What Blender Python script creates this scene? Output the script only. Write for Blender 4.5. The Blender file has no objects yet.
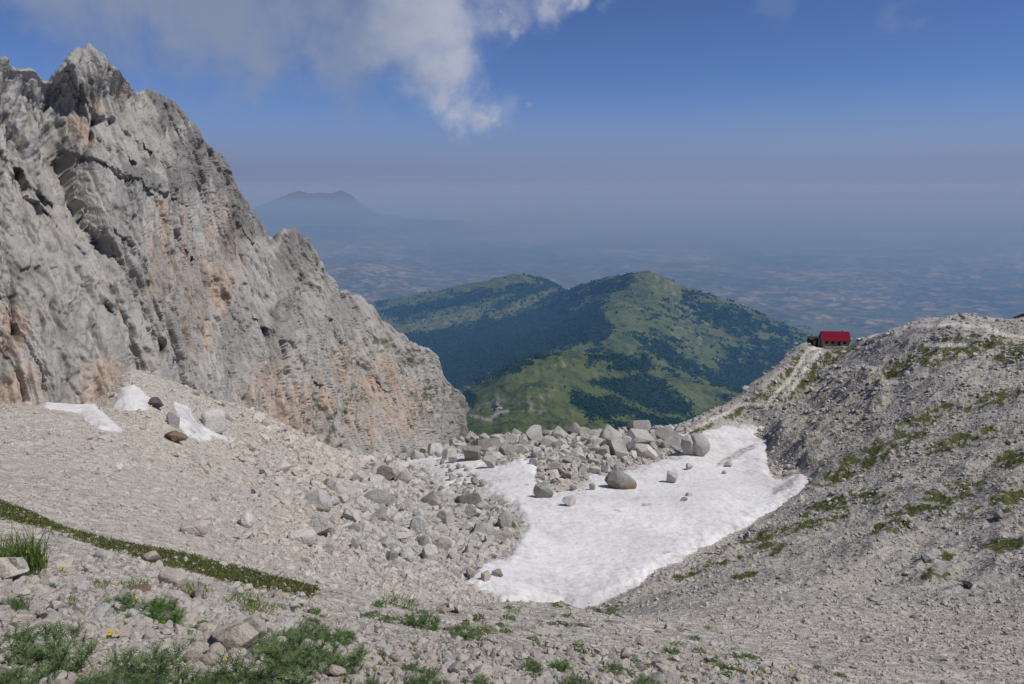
import bpy, math, random
import numpy as np
from mathutils import Vector
from mathutils.bvhtree import BVHTree

rng = np.random.default_rng(7)
random.seed(7)
scene = bpy.context.scene
COL = scene.collection
R = math.radians

# ------------------------------------------------------------------ camera
W, HGT, F = 1024, 684, 740.0
HORIZON = 190.0
PITCH = math.atan((342 - HORIZON) / F)
CP, SP = math.cos(PITCH), math.sin(PITCH)

cam_d = bpy.data.cameras.new('camera')
cam = bpy.data.objects.new('camera', cam_d)
COL.objects.link(cam)
cam_d.sensor_fit = 'HORIZONTAL'
cam_d.sensor_width = 36.0
cam_d.lens = 36.0 * F / W
cam_d.clip_start = 0.1
cam_d.clip_end = 300000
cam.rotation_euler = (math.pi / 2 - PITCH, 0, 0)
scene.camera = cam


def tang(px, py):
    """a pixel of the photograph as (x/Y, z/Y)"""
    u = (np.asarray(px, float) - 512) / F
    v = (342 - np.asarray(py, float)) / F
    dy = CP + v * SP
    return u / dy, (-SP + v * CP) / dy


def at(px, py, Y):
    a, t = tang(px, py)
    return np.array([a * Y, Y, t * Y])


def project(x, y, z):
    fw = y * CP - z * SP
    up = y * SP + z * CP
    fw = np.maximum(fw, 1e-3)
    return 512 + F * x / fw, 342 - F * up / fw


# ------------------------------------------------------------------ numpy noise
def _hash(ix, iy, iz, seed):
    h = (ix.astype(np.uint32) * np.uint32(374761393) + iy.astype(np.uint32) * np.uint32(668265263)
         + iz.astype(np.uint32) * np.uint32(2147483647 - 1013) + np.uint32(seed * 2654435 + 12345))
    h = (h ^ (h >> np.uint32(13))) * np.uint32(1274126177)
    h = (h ^ (h >> np.uint32(16))) * np.uint32(2246822519)
    return h ^ (h >> np.uint32(15))


def _rnd(h):
    return h.astype(np.float64) / 4294967295.0


def vnoise2(x, y, seed=0):
    xi = np.floor(x); yi = np.floor(y)
    fx = x - xi; fy = y - yi
    xi = xi.astype(np.int64); yi = yi.astype(np.int64)
    z0 = np.zeros_like(xi)
    sx = fx * fx * fx * (fx * (fx * 6 - 15) + 10); sy = fy * fy * fy * (fy * (fy * 6 - 15) + 10)

    def g(i, j):
        a = _rnd(_hash(xi + i, yi + j, z0, seed)) * 6.2831853
        return np.cos(a) * (fx - i) + np.sin(a) * (fy - j)
    n00, n10, n01, n11 = g(0, 0), g(1, 0), g(0, 1), g(1, 1)
    return 1.5 * ((n00 * (1 - sx) + n10 * sx) * (1 - sy) + (n01 * (1 - sx) + n11 * sx) * sy)


def fbm2(x, y, oct=5, seed=0, gain=0.5, ridged=False):
    s = 0; a = 1.0; f = 1.0; t = 0
    for o in range(oct):
        n = vnoise2(x * f + 17.3 * o, y * f - 9.1 * o, seed + o)
        if ridged:
            n = 1 - 2 * np.abs(n)
        s = s + a * n; t += a; a *= gain; f *= 2.03
    return s / t


def vnoise3(x, y, z, seed=0):
    xi = np.floor(x); yi = np.floor(y); zi = np.floor(z)
    fx = x - xi; fy = y - yi; fz = z - zi
    xi = xi.astype(np.int64); yi = yi.astype(np.int64); zi = zi.astype(np.int64)
    sx = fx * fx * (3 - 2 * fx); sy = fy * fy * (3 - 2 * fy); sz = fz * fz * (3 - 2 * fz)
    out = 0
    for i in (0, 1):
        wx = sx if i else 1 - sx
        for j in (0, 1):
            wy = sy if j else 1 - sy
            for k in (0, 1):
                wz = sz if k else 1 - sz
                h = _hash(xi + i, yi + j, zi + k, seed)
                gx = (h & np.uint32(1023)).astype(float) / 511.5 - 1
                gy = ((h >> np.uint32(10)) & np.uint32(1023)).astype(float) / 511.5 - 1
                gz = ((h >> np.uint32(20)) & np.uint32(1023)).astype(float) / 511.5 - 1
                out = out + wx * wy * wz * (gx * (fx - i) + gy * (fy - j) + gz * (fz - k))
    return 1.4 * out


def fbm3(x, y, z, oct=5, seed=0, gain=0.5, ridged=False):
    s = 0; a = 1.0; f = 1.0; t = 0
    for o in range(oct):
        n = vnoise3(x * f + 3.3 * o, y * f - 7.7 * o, z * f + 1.9 * o, seed + o)
        if ridged:
            n = 1 - 2 * np.abs(n)
        s = s + a * n; t += a; a *= gain; f *= 2.03
    return s / t


def vor3(x, y, z, seed=0):
    """distance to the nearest and second nearest cell point, a random number and the offset of the nearest"""
    xi = np.floor(x).astype(np.int64); yi = np.floor(y).astype(np.int64); zi = np.floor(z).astype(np.int64)
    f1 = np.full(x.shape, 9.0); f2 = np.full(x.shape, 9.0)
    ox = np.zeros(x.shape); oy = np.zeros(x.shape)
    cid = np.zeros(x.shape, np.uint32)
    for i in (-1, 0, 1):
        for j in (-1, 0, 1):
            for k in (-1, 0, 1):
                h = _hash(xi + i, yi + j, zi + k, seed)
                cx = xi + i + (h & np.uint32(1023)) / 1023.0
                cy = yi + j + ((h >> np.uint32(10)) & np.uint32(1023)) / 1023.0
                cz = zi + k + ((h >> np.uint32(20)) & np.uint32(1023)) / 1023.0
                d = np.sqrt((cx - x) ** 2 + (cy - y) ** 2 + (cz - z) ** 2)
                near = d < f1
                f2 = np.where(near, f1, np.minimum(f2, d))
                cid = np.where(near, h, cid); ox = np.where(near, x - cx, ox); oy = np.where(near, y - cy, oy)
                f1 = np.where(near, d, f1)
    return f1, f2, cid, ox, oy


def sstep(a, b, x):
    t = np.clip((x - a) / (b - a), 0, 1)
    return t * t * (3 - 2 * t)


def in_poly(px, py, poly):
    px = np.asarray(px, float); py = np.asarray(py, float)
    ins = np.zeros(px.shape, bool)
    n = len(poly)
    for i in range(n):
        x0, y0 = poly[i]; x1, y1 = poly[(i + 1) % n]
        if y0 == y1:
            continue
        c = ((y0 > py) != (y1 > py)) & (px < (x1 - x0) * (py - y0) / (y1 - y0) + x0)
        ins ^= c
    return ins


def poly_dist(px, py, pts, closed=False):
    px = np.asarray(px, float); py = np.asarray(py, float)
    d = np.full(px.shape, 1e9)
    seg = list(zip(pts, pts[1:] + ([pts[0]] if closed else [])))
    if not closed:
        seg = list(zip(pts[:-1], pts[1:]))
    for (x0, y0), (x1, y1) in seg:
        ex, ey = x1 - x0, y1 - y0
        t = np.clip(((px - x0) * ex + (py - y0) * ey) / (ex * ex + ey * ey + 1e-9), 0, 1)
        d = np.minimum(d, np.hypot(px - x0 - t * ex, py - y0 - t * ey))
    return d


def poly_sd(px, py, poly):
    d = poly_dist(px, py, poly, True)
    return np.where(in_poly(px, py, poly), d, -d)


class TPS:
    def __init__(self, pts, vals, lam=1e-4):
        p = np.asarray(pts, float); n = len(p)
        d = np.linalg.norm(p[:, None] - p[None], axis=2)
        K = self.k(d) + lam * np.eye(n)
        Pm = np.hstack([np.ones((n, 1)), p])
        A = np.zeros((n + 3, n + 3)); A[:n, :n] = K; A[:n, n:] = Pm; A[n:, :n] = Pm.T
        b = np.zeros(n + 3); b[:n] = vals
        self.w = np.linalg.solve(A, b); self.p = p

    @staticmethod
    def k(d):
        return d * d * np.log(d + 1e-9)

    def __call__(self, x, y):
        sh = np.shape(x); x = np.ravel(x); y = np.ravel(y)
        out = np.empty(len(x)); n = len(self.p)
        for s in range(0, len(x), 40000):
            xx = x[s:s + 40000]; yy = y[s:s + 40000]
            d = np.hypot(xx[:, None] - self.p[None, :, 0], yy[:, None] - self.p[None, :, 1])
            out[s:s + 40000] = self.k(d) @ self.w[:n] + self.w[n] + self.w[n + 1] * xx + self.w[n + 2] * yy
        return out.reshape(sh)


# ------------------------------------------------------------------ mesh helpers
def mesh_np(name, v, f, smooth=True, attrs=None):
    """v (N,3), f (M,3) or (M,4)"""
    v = np.asarray(v, np.float32); f = np.asarray(f, np.int32)
    me = bpy.data.meshes.new(name)
    k = f.shape[1]
    me.vertices.add(len(v)); me.vertices.foreach_set('co', v.ravel())
    me.loops.add(f.size); me.loops.foreach_set('vertex_index', f.ravel())
    me.polygons.add(len(f))
    me.polygons.foreach_set('loop_start', np.arange(0, f.size, k, dtype=np.int32))
    me.polygons.foreach_set('loop_total', np.full(len(f), k, np.int32))
    me.polygons.foreach_set('use_smooth', np.full(len(f), bool(smooth)))
    me.update(calc_edges=True)
    for an, av in (attrs or {}).items():
        av = np.asarray(av, np.float32)
        if av.ndim == 1:
            at_ = me.attributes.new(an, 'FLOAT', 'POINT'); at_.data.foreach_set('value', av)
        else:
            at_ = me.attributes.new(an, 'FLOAT_COLOR', 'POINT'); at_.data.foreach_set('color', av.ravel())
    me.validate()
    return me


def link(name, me, mat=None, parent=None, label=None, cat=None, group=None, kind=None, loc=None):
    if isinstance(me, tuple):
        me = mesh_np(name, *me)
    o = bpy.data.objects.new(name, me)
    COL.objects.link(o)
    if mat is not None and me is not None and not me.materials:
        me.materials.append(mat)
    if parent is not None:
        o.parent = parent
    if loc is not None:
        o.location = loc
    tag(o, label, cat, group, kind)
    return o


def tag(o, label=None, cat=None, group=None, kind=None):
    for k, v in (('label', label), ('category', cat), ('group', group), ('kind', kind)):
        if v:
            o[k] = v
    return o


def grid_faces(nr, nc):
    i = np.arange(nr * nc).reshape(nr, nc)
    return np.stack([i[:-1, :-1], i[:-1, 1:], i[1:, 1:], i[1:, :-1]], -1).reshape(-1, 4)


# ------------------------------------------------------------------ materials
class NT:
    """a short way to write node trees"""
    def __init__(self, name):
        self.m = bpy.data.materials.new(name); self.m.use_nodes = True
        self.t = self.m.node_tree; self.t.nodes.clear()
        self.out = self.t.nodes.new('ShaderNodeOutputMaterial')

    def n(self, typ, ins=None, **props):
        nd = self.t.nodes.new(typ)
        for k, v in props.items():
            setattr(nd, k, v)
        for k, v in (ins or {}).items():
            self.put(nd.inputs[k], v)
        return nd

    def put(self, sock, v):
        if isinstance(v, bpy.types.NodeSocket):
            self.t.links.new(v, sock)
        elif isinstance(v, bpy.types.Node):
            self.t.links.new(v.outputs[0], sock)
        else:
            if sock.type == 'RGBA' and len(v) == 3:
                v = (*v, 1)
            sock.default_value = v

    def pos(self, scale=1.0, rot=None):
        g = self.n('ShaderNodeNewGeometry')
        mp = self.n('ShaderNodeMapping', {0: g.outputs['Position']})
        mp.inputs['Scale'].default_value = scale if isinstance(scale, tuple) else (scale,) * 3
        if rot:
            mp.inputs['Rotation'].default_value = rot
        return mp.outputs[0]

    def opos(self, scale=1.0):
        g = self.n('ShaderNodeTexCoord')
        mp = self.n('ShaderNodeMapping', {0: g.outputs['Object']})
        mp.inputs['Scale'].default_value = (scale,) * 3
        return mp.outputs[0]

    def noise(self, vec, scale=1.0, detail=6, rough=0.55, dist=0.0):
        nd = self.n('ShaderNodeTexNoise', {'Vector': vec, 'Scale': scale, 'Detail': detail, 'Roughness': rough, 'Distortion': dist})
        return nd.outputs['Fac']

    def voro(self, vec, scale=1.0, feature='F1', out='Distance'):
        nd = self.n('ShaderNodeTexVoronoi', {'Vector': vec, 'Scale': scale}, feature=feature)
        return nd.outputs[out]

    def ramp(self, fac, stops, interp='LINEAR'):
        nd = self.n('ShaderNodeValToRGB', {0: fac})
        cr = nd.color_ramp; cr.interpolation = interp
        while len(cr.elements) < len(stops):
            cr.elements.new(0.5)
        for e, (p, c) in zip(cr.elements, stops):
            e.position = p
            e.color = (*c, 1) if isinstance(c, (tuple, list)) else (c, c, c, 1)
        return nd.outputs[0]

    def rng(self, v, a, b, c=0.0, d=1.0, smooth=False):
        nd = self.n('ShaderNodeMapRange', {0: v, 1: a, 2: b, 3: c, 4: d})
        if smooth:
            nd.interpolation_type = 'SMOOTHSTEP'
        return nd.outputs[0]

    def math(self, op, a, b=0.0, c=None, clamp=False):
        nd = self.n('ShaderNodeMath', {0: a, 1: b}, operation=op, use_clamp=clamp)
        if c is not None:
            self.put(nd.inputs[2], c)
        return nd.outputs[0]

    def mix(self, fac, a, b, mode='MIX'):
        nd = self.n('ShaderNodeMix', data_type='RGBA', blend_type=mode)
        self.put(nd.inputs[0], fac); self.put(nd.inputs[6], a); self.put(nd.inputs[7], b)
        return nd.outputs[2]

    def attr(self, name, out='Fac'):
        return self.n('ShaderNodeAttribute', attribute_name=name).outputs[out]

    def bump(self, h, strength=0.5, dist=0.1, normal=None):
        ins = {'Height': h, 'Strength': strength, 'Distance': dist}
        if normal is not None:
            ins['Normal'] = normal
        return self.n('ShaderNodeBump', ins).outputs[0]

    def bsdf(self, color, rough=0.9, normal=None, spec=0.2, **kw):
        ins = {'Base Color': color, 'Roughness': rough, 'Specular IOR Level': spec}
        if normal is not None:
            ins['Normal'] = normal
        ins.update(kw)
        b = self.n('ShaderNodeBsdfPrincipled', ins)
        self.t.links.new(b.outputs[0], self.out.inputs['Surface'])
        return self.m


def simple(name, col, rough=0.8, var=0.25, scale=3.0):
    m = NT(name)
    n = m.noise(m.opos(), scale, 5)
    c = m.mix(n, tuple(x * (1 - var) for x in col), tuple(min(1, x * (1 + var)) for x in col))
    return m.bsdf(c, rough, m.bump(n, 0.3, 0.05))

# ------------------------------------------------------------------ the near terrain: control points read from the photograph
# (pixel x, pixel y, forward distance in metres)
TP = [(0, 684, 3.1), (250, 684, 3.8), (512, 684, 5.0), (760, 684, 8.5), (1024, 684, 15),
      (0, 590, 6.0), (0, 545, 10.0), (0, 503, 17), (150, 600, 7.2), (150, 555, 13.5), (100, 537, 16.5), (200, 561, 16), (310, 585, 16.5),
      (250, 615, 8.8), (330, 625, 9.4), (400, 600, 20), (400, 645, 8.8), (512, 645, 9.2), (512, 614, 19), (540, 604, 30), (600, 617, 36),
      (600, 645, 14), (700, 645, 18), (760, 645, 22), (860, 645, 27), (1024, 640, 29),
      # hidden dips behind the near edge
      (0, 513, 27), (100, 549, 25), (200, 573, 25), (310, 594, 27), (420, 609, 33), (540, 618, 46), (590, 626, 52),
      # scree
      (0, 485, 45), (0, 440, 75), (100, 503, 50), (100, 450, 78), (200, 540, 47), (200, 482, 82), (200, 430, 118), (300, 567, 48),
      (300, 520, 82), (300, 470, 125), (400, 592, 56), (400, 540, 92), (400, 492, 150), (470, 592, 76), (470, 540, 102), (470, 482, 160),
      (0, 402, 105), (45, 405, 108), (95, 408, 112), (130, 372, 122), (190, 396, 135), (250, 421, 150), (300, 438, 168), (370, 462, 203),
      # barrier crest
      (400, 460, 212), (470, 446, 216), (530, 440, 214), (600, 437, 220), (660, 430, 248), (700, 422, 268), (740, 401, 292), (775, 372, 318),
      (795, 352, 330), (830, 346, 334), (830, 352, 322), (850, 345, 326), (880, 337, 292), (920, 326, 266), (965, 327, 248), (1024, 333, 228),
      # snow bowl
      (580, 608, 79), (540, 560, 98), (640, 560, 100), (600, 520, 122), (700, 500, 140), (600, 480, 158), (700, 450, 200), (650, 455, 192),
      (740, 430, 235), (560, 460, 180), (765, 422, 240),
      # right slope
      (700, 565, 96), (760, 530, 120), (810, 468, 168), (700, 605, 52), (860, 570, 70), (1024, 570, 60), (1024, 500, 92), (900, 500, 108),
      (960, 440, 142), (1024, 400, 160), (860, 420, 200), (900, 380, 215), (800, 400, 262)]
TD = [(0, 1, -1.72), (-.8, 1, -1.5), (.8, 1, -2.1), (-1.4, 1, -1.3), (1.4, 1, -2.6),
      (-1.4, 8, -3.4), (-1.4, 30, -7), (-1.2, 70, -12), (1.3, 12, -11), (1.3, 30, -20), (1.3, 80, -24), (1.2, 180, -18), (1.0, 240, -24), (-1.2, 120, -14)]
for a_ in (-.3, -.15, 0, .15, .3):
    TD += [(a_, 310, -130), (a_, 500, -330), (a_, 1100, -760)]
for a_ in (.42, .6, .8, 1.1):
    TD += [(a_, 430, -150), (a_, 650, -340), (a_, 1100, -760)]
for a_ in (-.8, -.5):
    TD += [(a_, 260, -60), (a_, 500, -160), (a_, 1100, -700)]
TD += [(-.8, 170, -62), (-.6, 200, -66), (-1.3, 260, -60), (-1.3, 1100, -600)]
pa, pl, pv = [], [], []
for px_, py_, Y_ in TP:
    a_, t_ = tang(px_, py_)
    pa.append(a_); pl.append(math.log(Y_)); pv.append(t_)
for a_, Y_, z_ in TD:
    pa.append(a_); pl.append(math.log(Y_)); pv.append(z_ / Y_)
LS = 0.42                                   # weight of log-distance against sideways position
tps = TPS(np.stack([pa, np.array(pl) * LS], 1), pv, 2e-4)
GA = np.linspace(-1.45, 1.45, 420); GL = np.linspace(math.log(0.7), math.log(1150), 520)
_ga, _gl = np.meshgrid(GA, GL)
BASE = tps(_ga, _gl * LS)


def base_tan(a, l):
    i = np.clip((a - GA[0]) / (GA[1] - GA[0]), 0, len(GA) - 1.001)
    j = np.clip((l - GL[0]) / (GL[1] - GL[0]), 0, len(GL) - 1.001)
    i0 = i.astype(int); j0 = j.astype(int); fi = i - i0; fj = j - j0
    return ((BASE[j0, i0] * (1 - fi) + BASE[j0, i0 + 1] * fi) * (1 - fj)
            + (BASE[j0 + 1, i0] * (1 - fi) + BASE[j0 + 1, i0 + 1] * fi) * fj)


def smooth_h(x, y):
    y = np.maximum(np.asarray(y, float), 0.7)
    return base_tan(np.asarray(x, float) / y, np.log(y)) * y


SNOW = [(745, 420), (768, 424), (772, 428), (757, 436), (776, 440), (770, 452), (772, 470), (782, 476), (800, 468), (813, 478), (806, 492), (775, 515),
        (740, 535), (700, 553), (660, 572), (625, 595), (590, 616), (575, 612), (560, 604), (535, 606), (508, 612), (470, 588), (462, 582), (475, 563), (505, 555), (520, 530),
        (510, 510), (470, 490), (440, 495), (428, 478), (408, 470), (380, 465), (420, 452), (470, 452), (500, 462), (520, 455), (560, 450), (592, 455),
        (600, 470), (640, 466), (675, 452), (700, 428)]
PATCHES = [[(38, 402), (52, 397), (72, 403), (95, 404), (120, 428), (100, 429), (80, 416), (45, 410)],
           [(118, 388), (134, 384), (152, 399), (146, 411), (112, 409), (115, 400)],
           [(172, 401), (190, 407), (197, 422), (218, 434), (235, 438), (220, 441), (186, 434), (176, 420)]]
# weights of the regions of the near terrain, from where a point would appear in the photograph
RIGHT = [(590, 618), (700, 562), (775, 520), (812, 480), (770, 455), (772, 428), (745, 415), (700, 432), (690, 424), (742, 398), (775, 368), (800, 346), (850, 338), (1100, 280), (1500, 420), (1300, 640), (900, 600), (760, 615)]
BARR = [(360, 470), (400, 452), (470, 436), (600, 422), (700, 420), (680, 455), (640, 470), (560, 470), (520, 500), (530, 560), (470, 590), (400, 590), (340, 540)]


HOLES = [[(537, 448), (560, 440), (596, 440), (604, 452), (628, 462), (612, 474), (588, 476), (580, 490), (556, 494), (537, 480)], [(600, 440), (660, 440), (668, 452), (640, 462), (612, 458)]]


CRAG = [(745, 440), (770, 410), (800, 375), (850, 362), (890, 390), (880, 430), (830, 470), (775, 480), (768, 455)]


def snow_sd(px, py):
    s = poly_sd(px, py, SNOW)
    for h_ in HOLES:
        s = np.minimum(s, 4 - poly_sd(px, py, h_))
    return s


def regions(x, y, z):
    px, py = project(x, y, z)
    far = sstep(24, 40, y)
    right = sstep(-12, 14, poly_sd(px, py, RIGHT)) * sstep(30, 60, y) * sstep(650, 500, y)
    snow = sstep(-5, 6, snow_sd(px, py)) * sstep(55, 75, y)
    barr = sstep(-8, 14, poly_sd(px, py, BARR)) * sstep(55, 75, y) * sstep(420, 330, y)
    return px, py, far, right, snow, barr


def relief(x, y, z):
    """roughness of the ground, in metres"""
    px, py, far, right, snow, barr = regions(x, y, z)
    pxl = y / F                                      # one pixel here, in metres
    crag = sstep(-8, 12, poly_sd(px, py, CRAG)) * sstep(100, 130, y) * sstep(330, 290, y)
    padf = 1 - sstep(30, 16, np.hypot(px - 834, (py - 344) * 1.6)) * sstep(250, 280, y)
    d = 0.0
    wl = 24.0; s = 40
    while wl > 0.03:
        w = sstep(1.4, 4.0, wl / pxl) * sstep(0.35, 0.12, wl / np.maximum(y, 1))
        n = vnoise2(x / wl + s, y / wl - 2 * s, s)
        nr = 1 - 2 * np.abs(n)
        amp = wl * (0.045 + 0.03 * barr - 0.035 * snow)
        d = d + w * amp * n * (1 - right * 0.4)
        # the rocky slope: small tilted ledges running up to the right
        lx = (x * 0.86 + y * 0.5) / (wl * 2.2); ly = (-x * 0.5 + y * 0.86) / wl
        d = d + w * right * (1 - .9 * snow) * wl * (0.125 + 0.12 * crag) * (1 - 2 * np.abs(vnoise2(lx + s, ly, s + 7))) * (0.6 + 0.4 * (wl < 8))
        wl /= 2.0; s += 11
    return d * padf


def terrain_h(x, y):
    x = np.asarray(x, float); y = np.asarray(y, float)
    z = smooth_h(x, y)
    return z + relief(x, y, z)


_aa = np.concatenate([np.linspace(-1.45, -.76, 60)[:-1], np.linspace(-.76, .76, 1150), np.linspace(.76, 1.45, 60)[1:]])
_ll = np.linspace(math.log(0.8), math.log(1100), 1250)
A_, L_ = np.meshgrid(_aa, _ll)
TY = np.exp(L_); TX = A_ * TY
TZs = smooth_h(TX, TY)
TZ = TZs + relief(TX, TY, TZs)
TPX, TPY, wfar, wright, wsnow, wbarr = regions(TX, TY, TZ)
# what the photograph can see of it: running maximum of the elevation outward
_tan = TZ / TY
VIS = _tan >= np.maximum.accumulate(_tan, axis=0) - 1e-4


def hit(px, py, snow=False):
    """where the ray through a pixel of the photograph meets the ground"""
    a, t = tang(px, py)
    Y = np.exp(np.linspace(math.log(2.0), math.log(420), 900))
    z = smooth_h(a * Y, Y)
    z = z + relief(a * Y, Y, z)
    k = np.nonzero(z >= t * Y)[0]
    if len(k) == 0:
        k = [int(np.argmax(z / Y - 0))]
    Yk = Y[k[0]]
    p = np.array([a * Yk, Yk, z[k[0]]])
    for b in SNOW_BVH:
        h_ = b.ray_cast(Vector((0, 0, 0)), Vector((a, 1.0, t)).normalized(), 600)
        if h_[0] is not None and h_[0].y < p[1] + 8:
            p = np.array(h_[0])
    return p


SNOW_BVH = []

# ------------------------------------------------------------------ vegetation and tint masks of the ground
# turf patches: (pixel x, pixel y, half width, half height, tilt in degrees)
TURF = [(800, 358, 22, 5, -48), (776, 384, 20, 5, -50), (755, 398, 16, 4, -30), (735, 414, 14, 4, -28), (925, 508, 34, 9, -14), (894, 527, 20, 8, -18), (1003, 545, 28, 8, -8), (770, 548, 18, 6, -6), (727, 560, 18, 6, -8), (765, 536, 28, 5, -14),
        (830, 505, 34, 7, -20), (874, 494, 11, 9, 0), (931, 575, 16, 5, 3), (947, 557, 10, 5, 0), (950, 495, 40, 10, -18), (1005, 500, 25, 12, -20),
        (1010, 460, 20, 10, -20), (985, 345, 34, 8, -8), (945, 350, 36, 13, -12), (900, 368, 30, 6, -30), (1010, 355, 18, 7, -30), (880, 450, 60, 10, -25),
        (960, 440, 40, 8, -20), (828, 358, 34, 7, -30), (808, 378, 22, 6, -48), (787, 392, 12, 10, -20), (744, 408, 16, 4, -8), (700, 428, 16, 4, -20),
        (765, 405, 20, 5, -10), (790, 372, 10, 6, -30), (850, 470, 40, 8, -25), (805, 525, 40, 5, -14), (745, 575, 14, 3, -5), (685, 575, 20, 4, -10),
        (845, 350, 18, 5, -30), (990, 400, 35, 7, -18), (920, 420, 40, 7, -25), (560, 606, 40, 3, 0), (600, 612, 18, 3, 30)]
PATH1 = [(828, 345), (808, 350), (795, 372), (790, 380), (774, 395), (768, 405), (742, 404), (722, 415), (690, 430), (655, 440)]
PATH2 = [(820, 352), (806, 368), (793, 388), (785, 393)]
PATH3 = [(905, 327), (950, 325), (985, 326), (1005, 335), (1040, 338)]
PATH4 = [(795, 352), (770, 372), (745, 395), (715, 418)]
PATH5 = [(925, 345), (965, 345)]
PATH6 = [(845, 487), (790, 600)]


def blob(px, py, lst, warp=0.35, seed=3, nz=None):
    m = np.zeros(px.shape)
    if nz is None:
        nz = fbm2(px / 14, py / 6, 4, seed)
    for (cx, cy, rx, ry, ang) in lst:
        c, s = math.cos(R(ang)), math.sin(R(ang))
        dx, dy = px - cx, py - cy
        q = np.sqrt(((dx * c + dy * s) / rx) ** 2 + ((-dx * s + dy * c) / ry) ** 2)
        m = np.maximum(m, sstep(1.25, 0.75, q + nz * warp * 2.2))
    return m


g_far = blob(TPX, TPY, TURF, .55) * sstep(-.22, .22, fbm2(TX / 2.4, TY / 2.4, 4, 63) + .16) * sstep(40, 60, TY)
nz1 = fbm2(TX / 9, TY / 9, 5, 61); nz2 = fbm2(TX / 2.2, TY / 2.2, 4, 71)
g_slope = wright * sstep(0.02, 0.45, 0.8 * nz1 + 0.6 * nz2 + 0.5 * (vnoise2(TX / .7, TY / .7, 77)) - 0.0006 * np.maximum(0, 470 - TPY)) * .8
g_slope *= sstep(600, 540, TPY) * 0.8
# the near slope: thin turf here and there
nn = fbm2(TX / 1.3, TY / 1.3, 5, 81) + 0.5 * fbm2(TX / 5, TY / 5, 3, 91)
near_edge = poly_dist(TPX, TPY, [(0, 510), (40, 520), (100, 540), (200, 566), (310, 590)]) 
g_near = (1 - wfar) * (sstep(0.35, 0.7, nn) * 0.55 + .6 * sstep(.0, .45, nn) * sstep(300, 420, TPX) * sstep(900, 700, TPX) * sstep(600, 615, TPY))
g_strip = (1 - wfar) * sstep(11, 5, near_edge + 5 * fbm2(TX / 1.1, TY / 1.1, 4, 64) + 3 * sstep(160, 60, TPX) * sstep(20, 60, TPX)) * sstep(8, 12, TY)
GRASS = np.clip(np.maximum.reduce([g_far * .85, g_slope, g_near, g_strip]), 0, 1)
d_path = np.minimum.reduce([poly_dist(TPX, TPY, p) for p in (PATH1, PATH2, PATH3, PATH5)])
PATHM = sstep(2.4, 1.1, d_path + .9 * fbm2(TPX / 5, TPY / 4, 3, 13)) * sstep(150, 200, TY)
GRASS *= 1 - PATHM
WARM = np.clip((1 - wright) * (1 - 0.75 * wbarr) * (0.75 + 0.25 * fbm2(TX / 20, TY / 20, 3, 5)), 0, 1)
WARM = np.maximum(WARM, .3 * wright + .25 * sstep(470, 600, TPY) * wright)
WARM = np.maximum(WARM, 0.55 * sstep(560, 640, TPY))
zone = np.stack([GRASS, WARM, PATHM, wright], -1).reshape(-1, 4)

gm = NT('limestone_ground')
p1 = gm.pos()
zc = gm.attr('zone', 'Color')
sep = gm.n('ShaderNodeSeparateColor', {0: zc})
grass, warm, path = sep.outputs[0], sep.outputs[1], sep.outputs[2]
right = gm.attr('zone', 'Alpha')
n_big = gm.noise(p1, 0.05, 6, 0.6)
n_mid = gm.noise(p1, 0.9, 8, 0.65)
n_fine = gm.noise(p1, 6.0, 8, 0.7)
v1 = gm.n('ShaderNodeTexVoronoi', {'Vector': p1, 'Scale': 9.0})
v2 = gm.n('ShaderNodeTexVoronoi', {'Vector': p1, 'Scale': 1.6})
v3 = gm.n('ShaderNodeTexVoronoi', {'Vector': p1, 'Scale': 35.0})
stone_l = gm.math('ADD', gm.math('MULTIPLY', gm.n('ShaderNodeSeparateColor', {0: v1.outputs['Color']}).outputs[0], 0.35),
                  gm.math('ADD', gm.math('MULTIPLY', gm.n('ShaderNodeSeparateColor', {0: v2.outputs['Color']}).outputs[1], 0.3), gm.math('MULTIPLY', n_mid, 0.4)))
crev = gm.rng(v2.outputs['Distance'], .35, .75, 1.0, .62)
crev2 = gm.rng(v1.outputs['Distance'], .35, .75, 1.0, .66)
stone_l = gm.math('MULTIPLY', stone_l, gm.math('MULTIPLY', crev, crev2))
stone_l = gm.math('MULTIPLY_ADD', stone_l, 1.25, 0.03)
grey = gm.ramp(stone_l, [(0.12, (0.17, 0.162, 0.15)), (0.5, (0.38, 0.362, 0.335)), (0.85, (0.53, 0.51, 0.48))])
pink = gm.ramp(stone_l, [(0.12, (0.24, 0.21, 0.175)), (0.5, (0.51, 0.46, 0.39)), (0.85, (0.63, 0.582, 0.51))])
rock = gm.mix(warm, grey, pink)
rslope = gm.ramp(gm.math('ADD', gm.math('MULTIPLY', n_mid, 0.6), gm.math('MULTIPLY', n_big, 0.4)),
                 [(0.3, (0.15, 0.14, 0.122)), (0.5, (0.34, 0.322, 0.29)), (0.66, (0.50, 0.475, 0.43))])
rock = gm.mix(gm.math('MULTIPLY', right, 0.7), rock, rslope)
rock = gm.mix(gm.math('MULTIPLY', gm.attr('crag'), gm.rng(n_mid, .4, .6, .65, .1)), rock, (0.13, 0.123, 0.11))
gcol = gm.ramp(gm.math('ADD', gm.math('MULTIPLY', n_fine, 0.5), gm.math('MULTIPLY', n_mid, 0.5)),
               [(0.3, (0.032, 0.042, 0.014)), (0.5, (0.085, 0.10, 0.032)), (0.72, (0.17, 0.16, 0.075))])
gfac = gm.rng(gm.math('ADD', grass, gm.math('MULTIPLY', gm.math('SUBTRACT', n_fine, 0.5), 0.9)), 0.30, 0.75)
col = gm.mix(gfac, rock, gcol)
col = gm.mix(path, col, (0.56, 0.52, 0.46))
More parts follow.
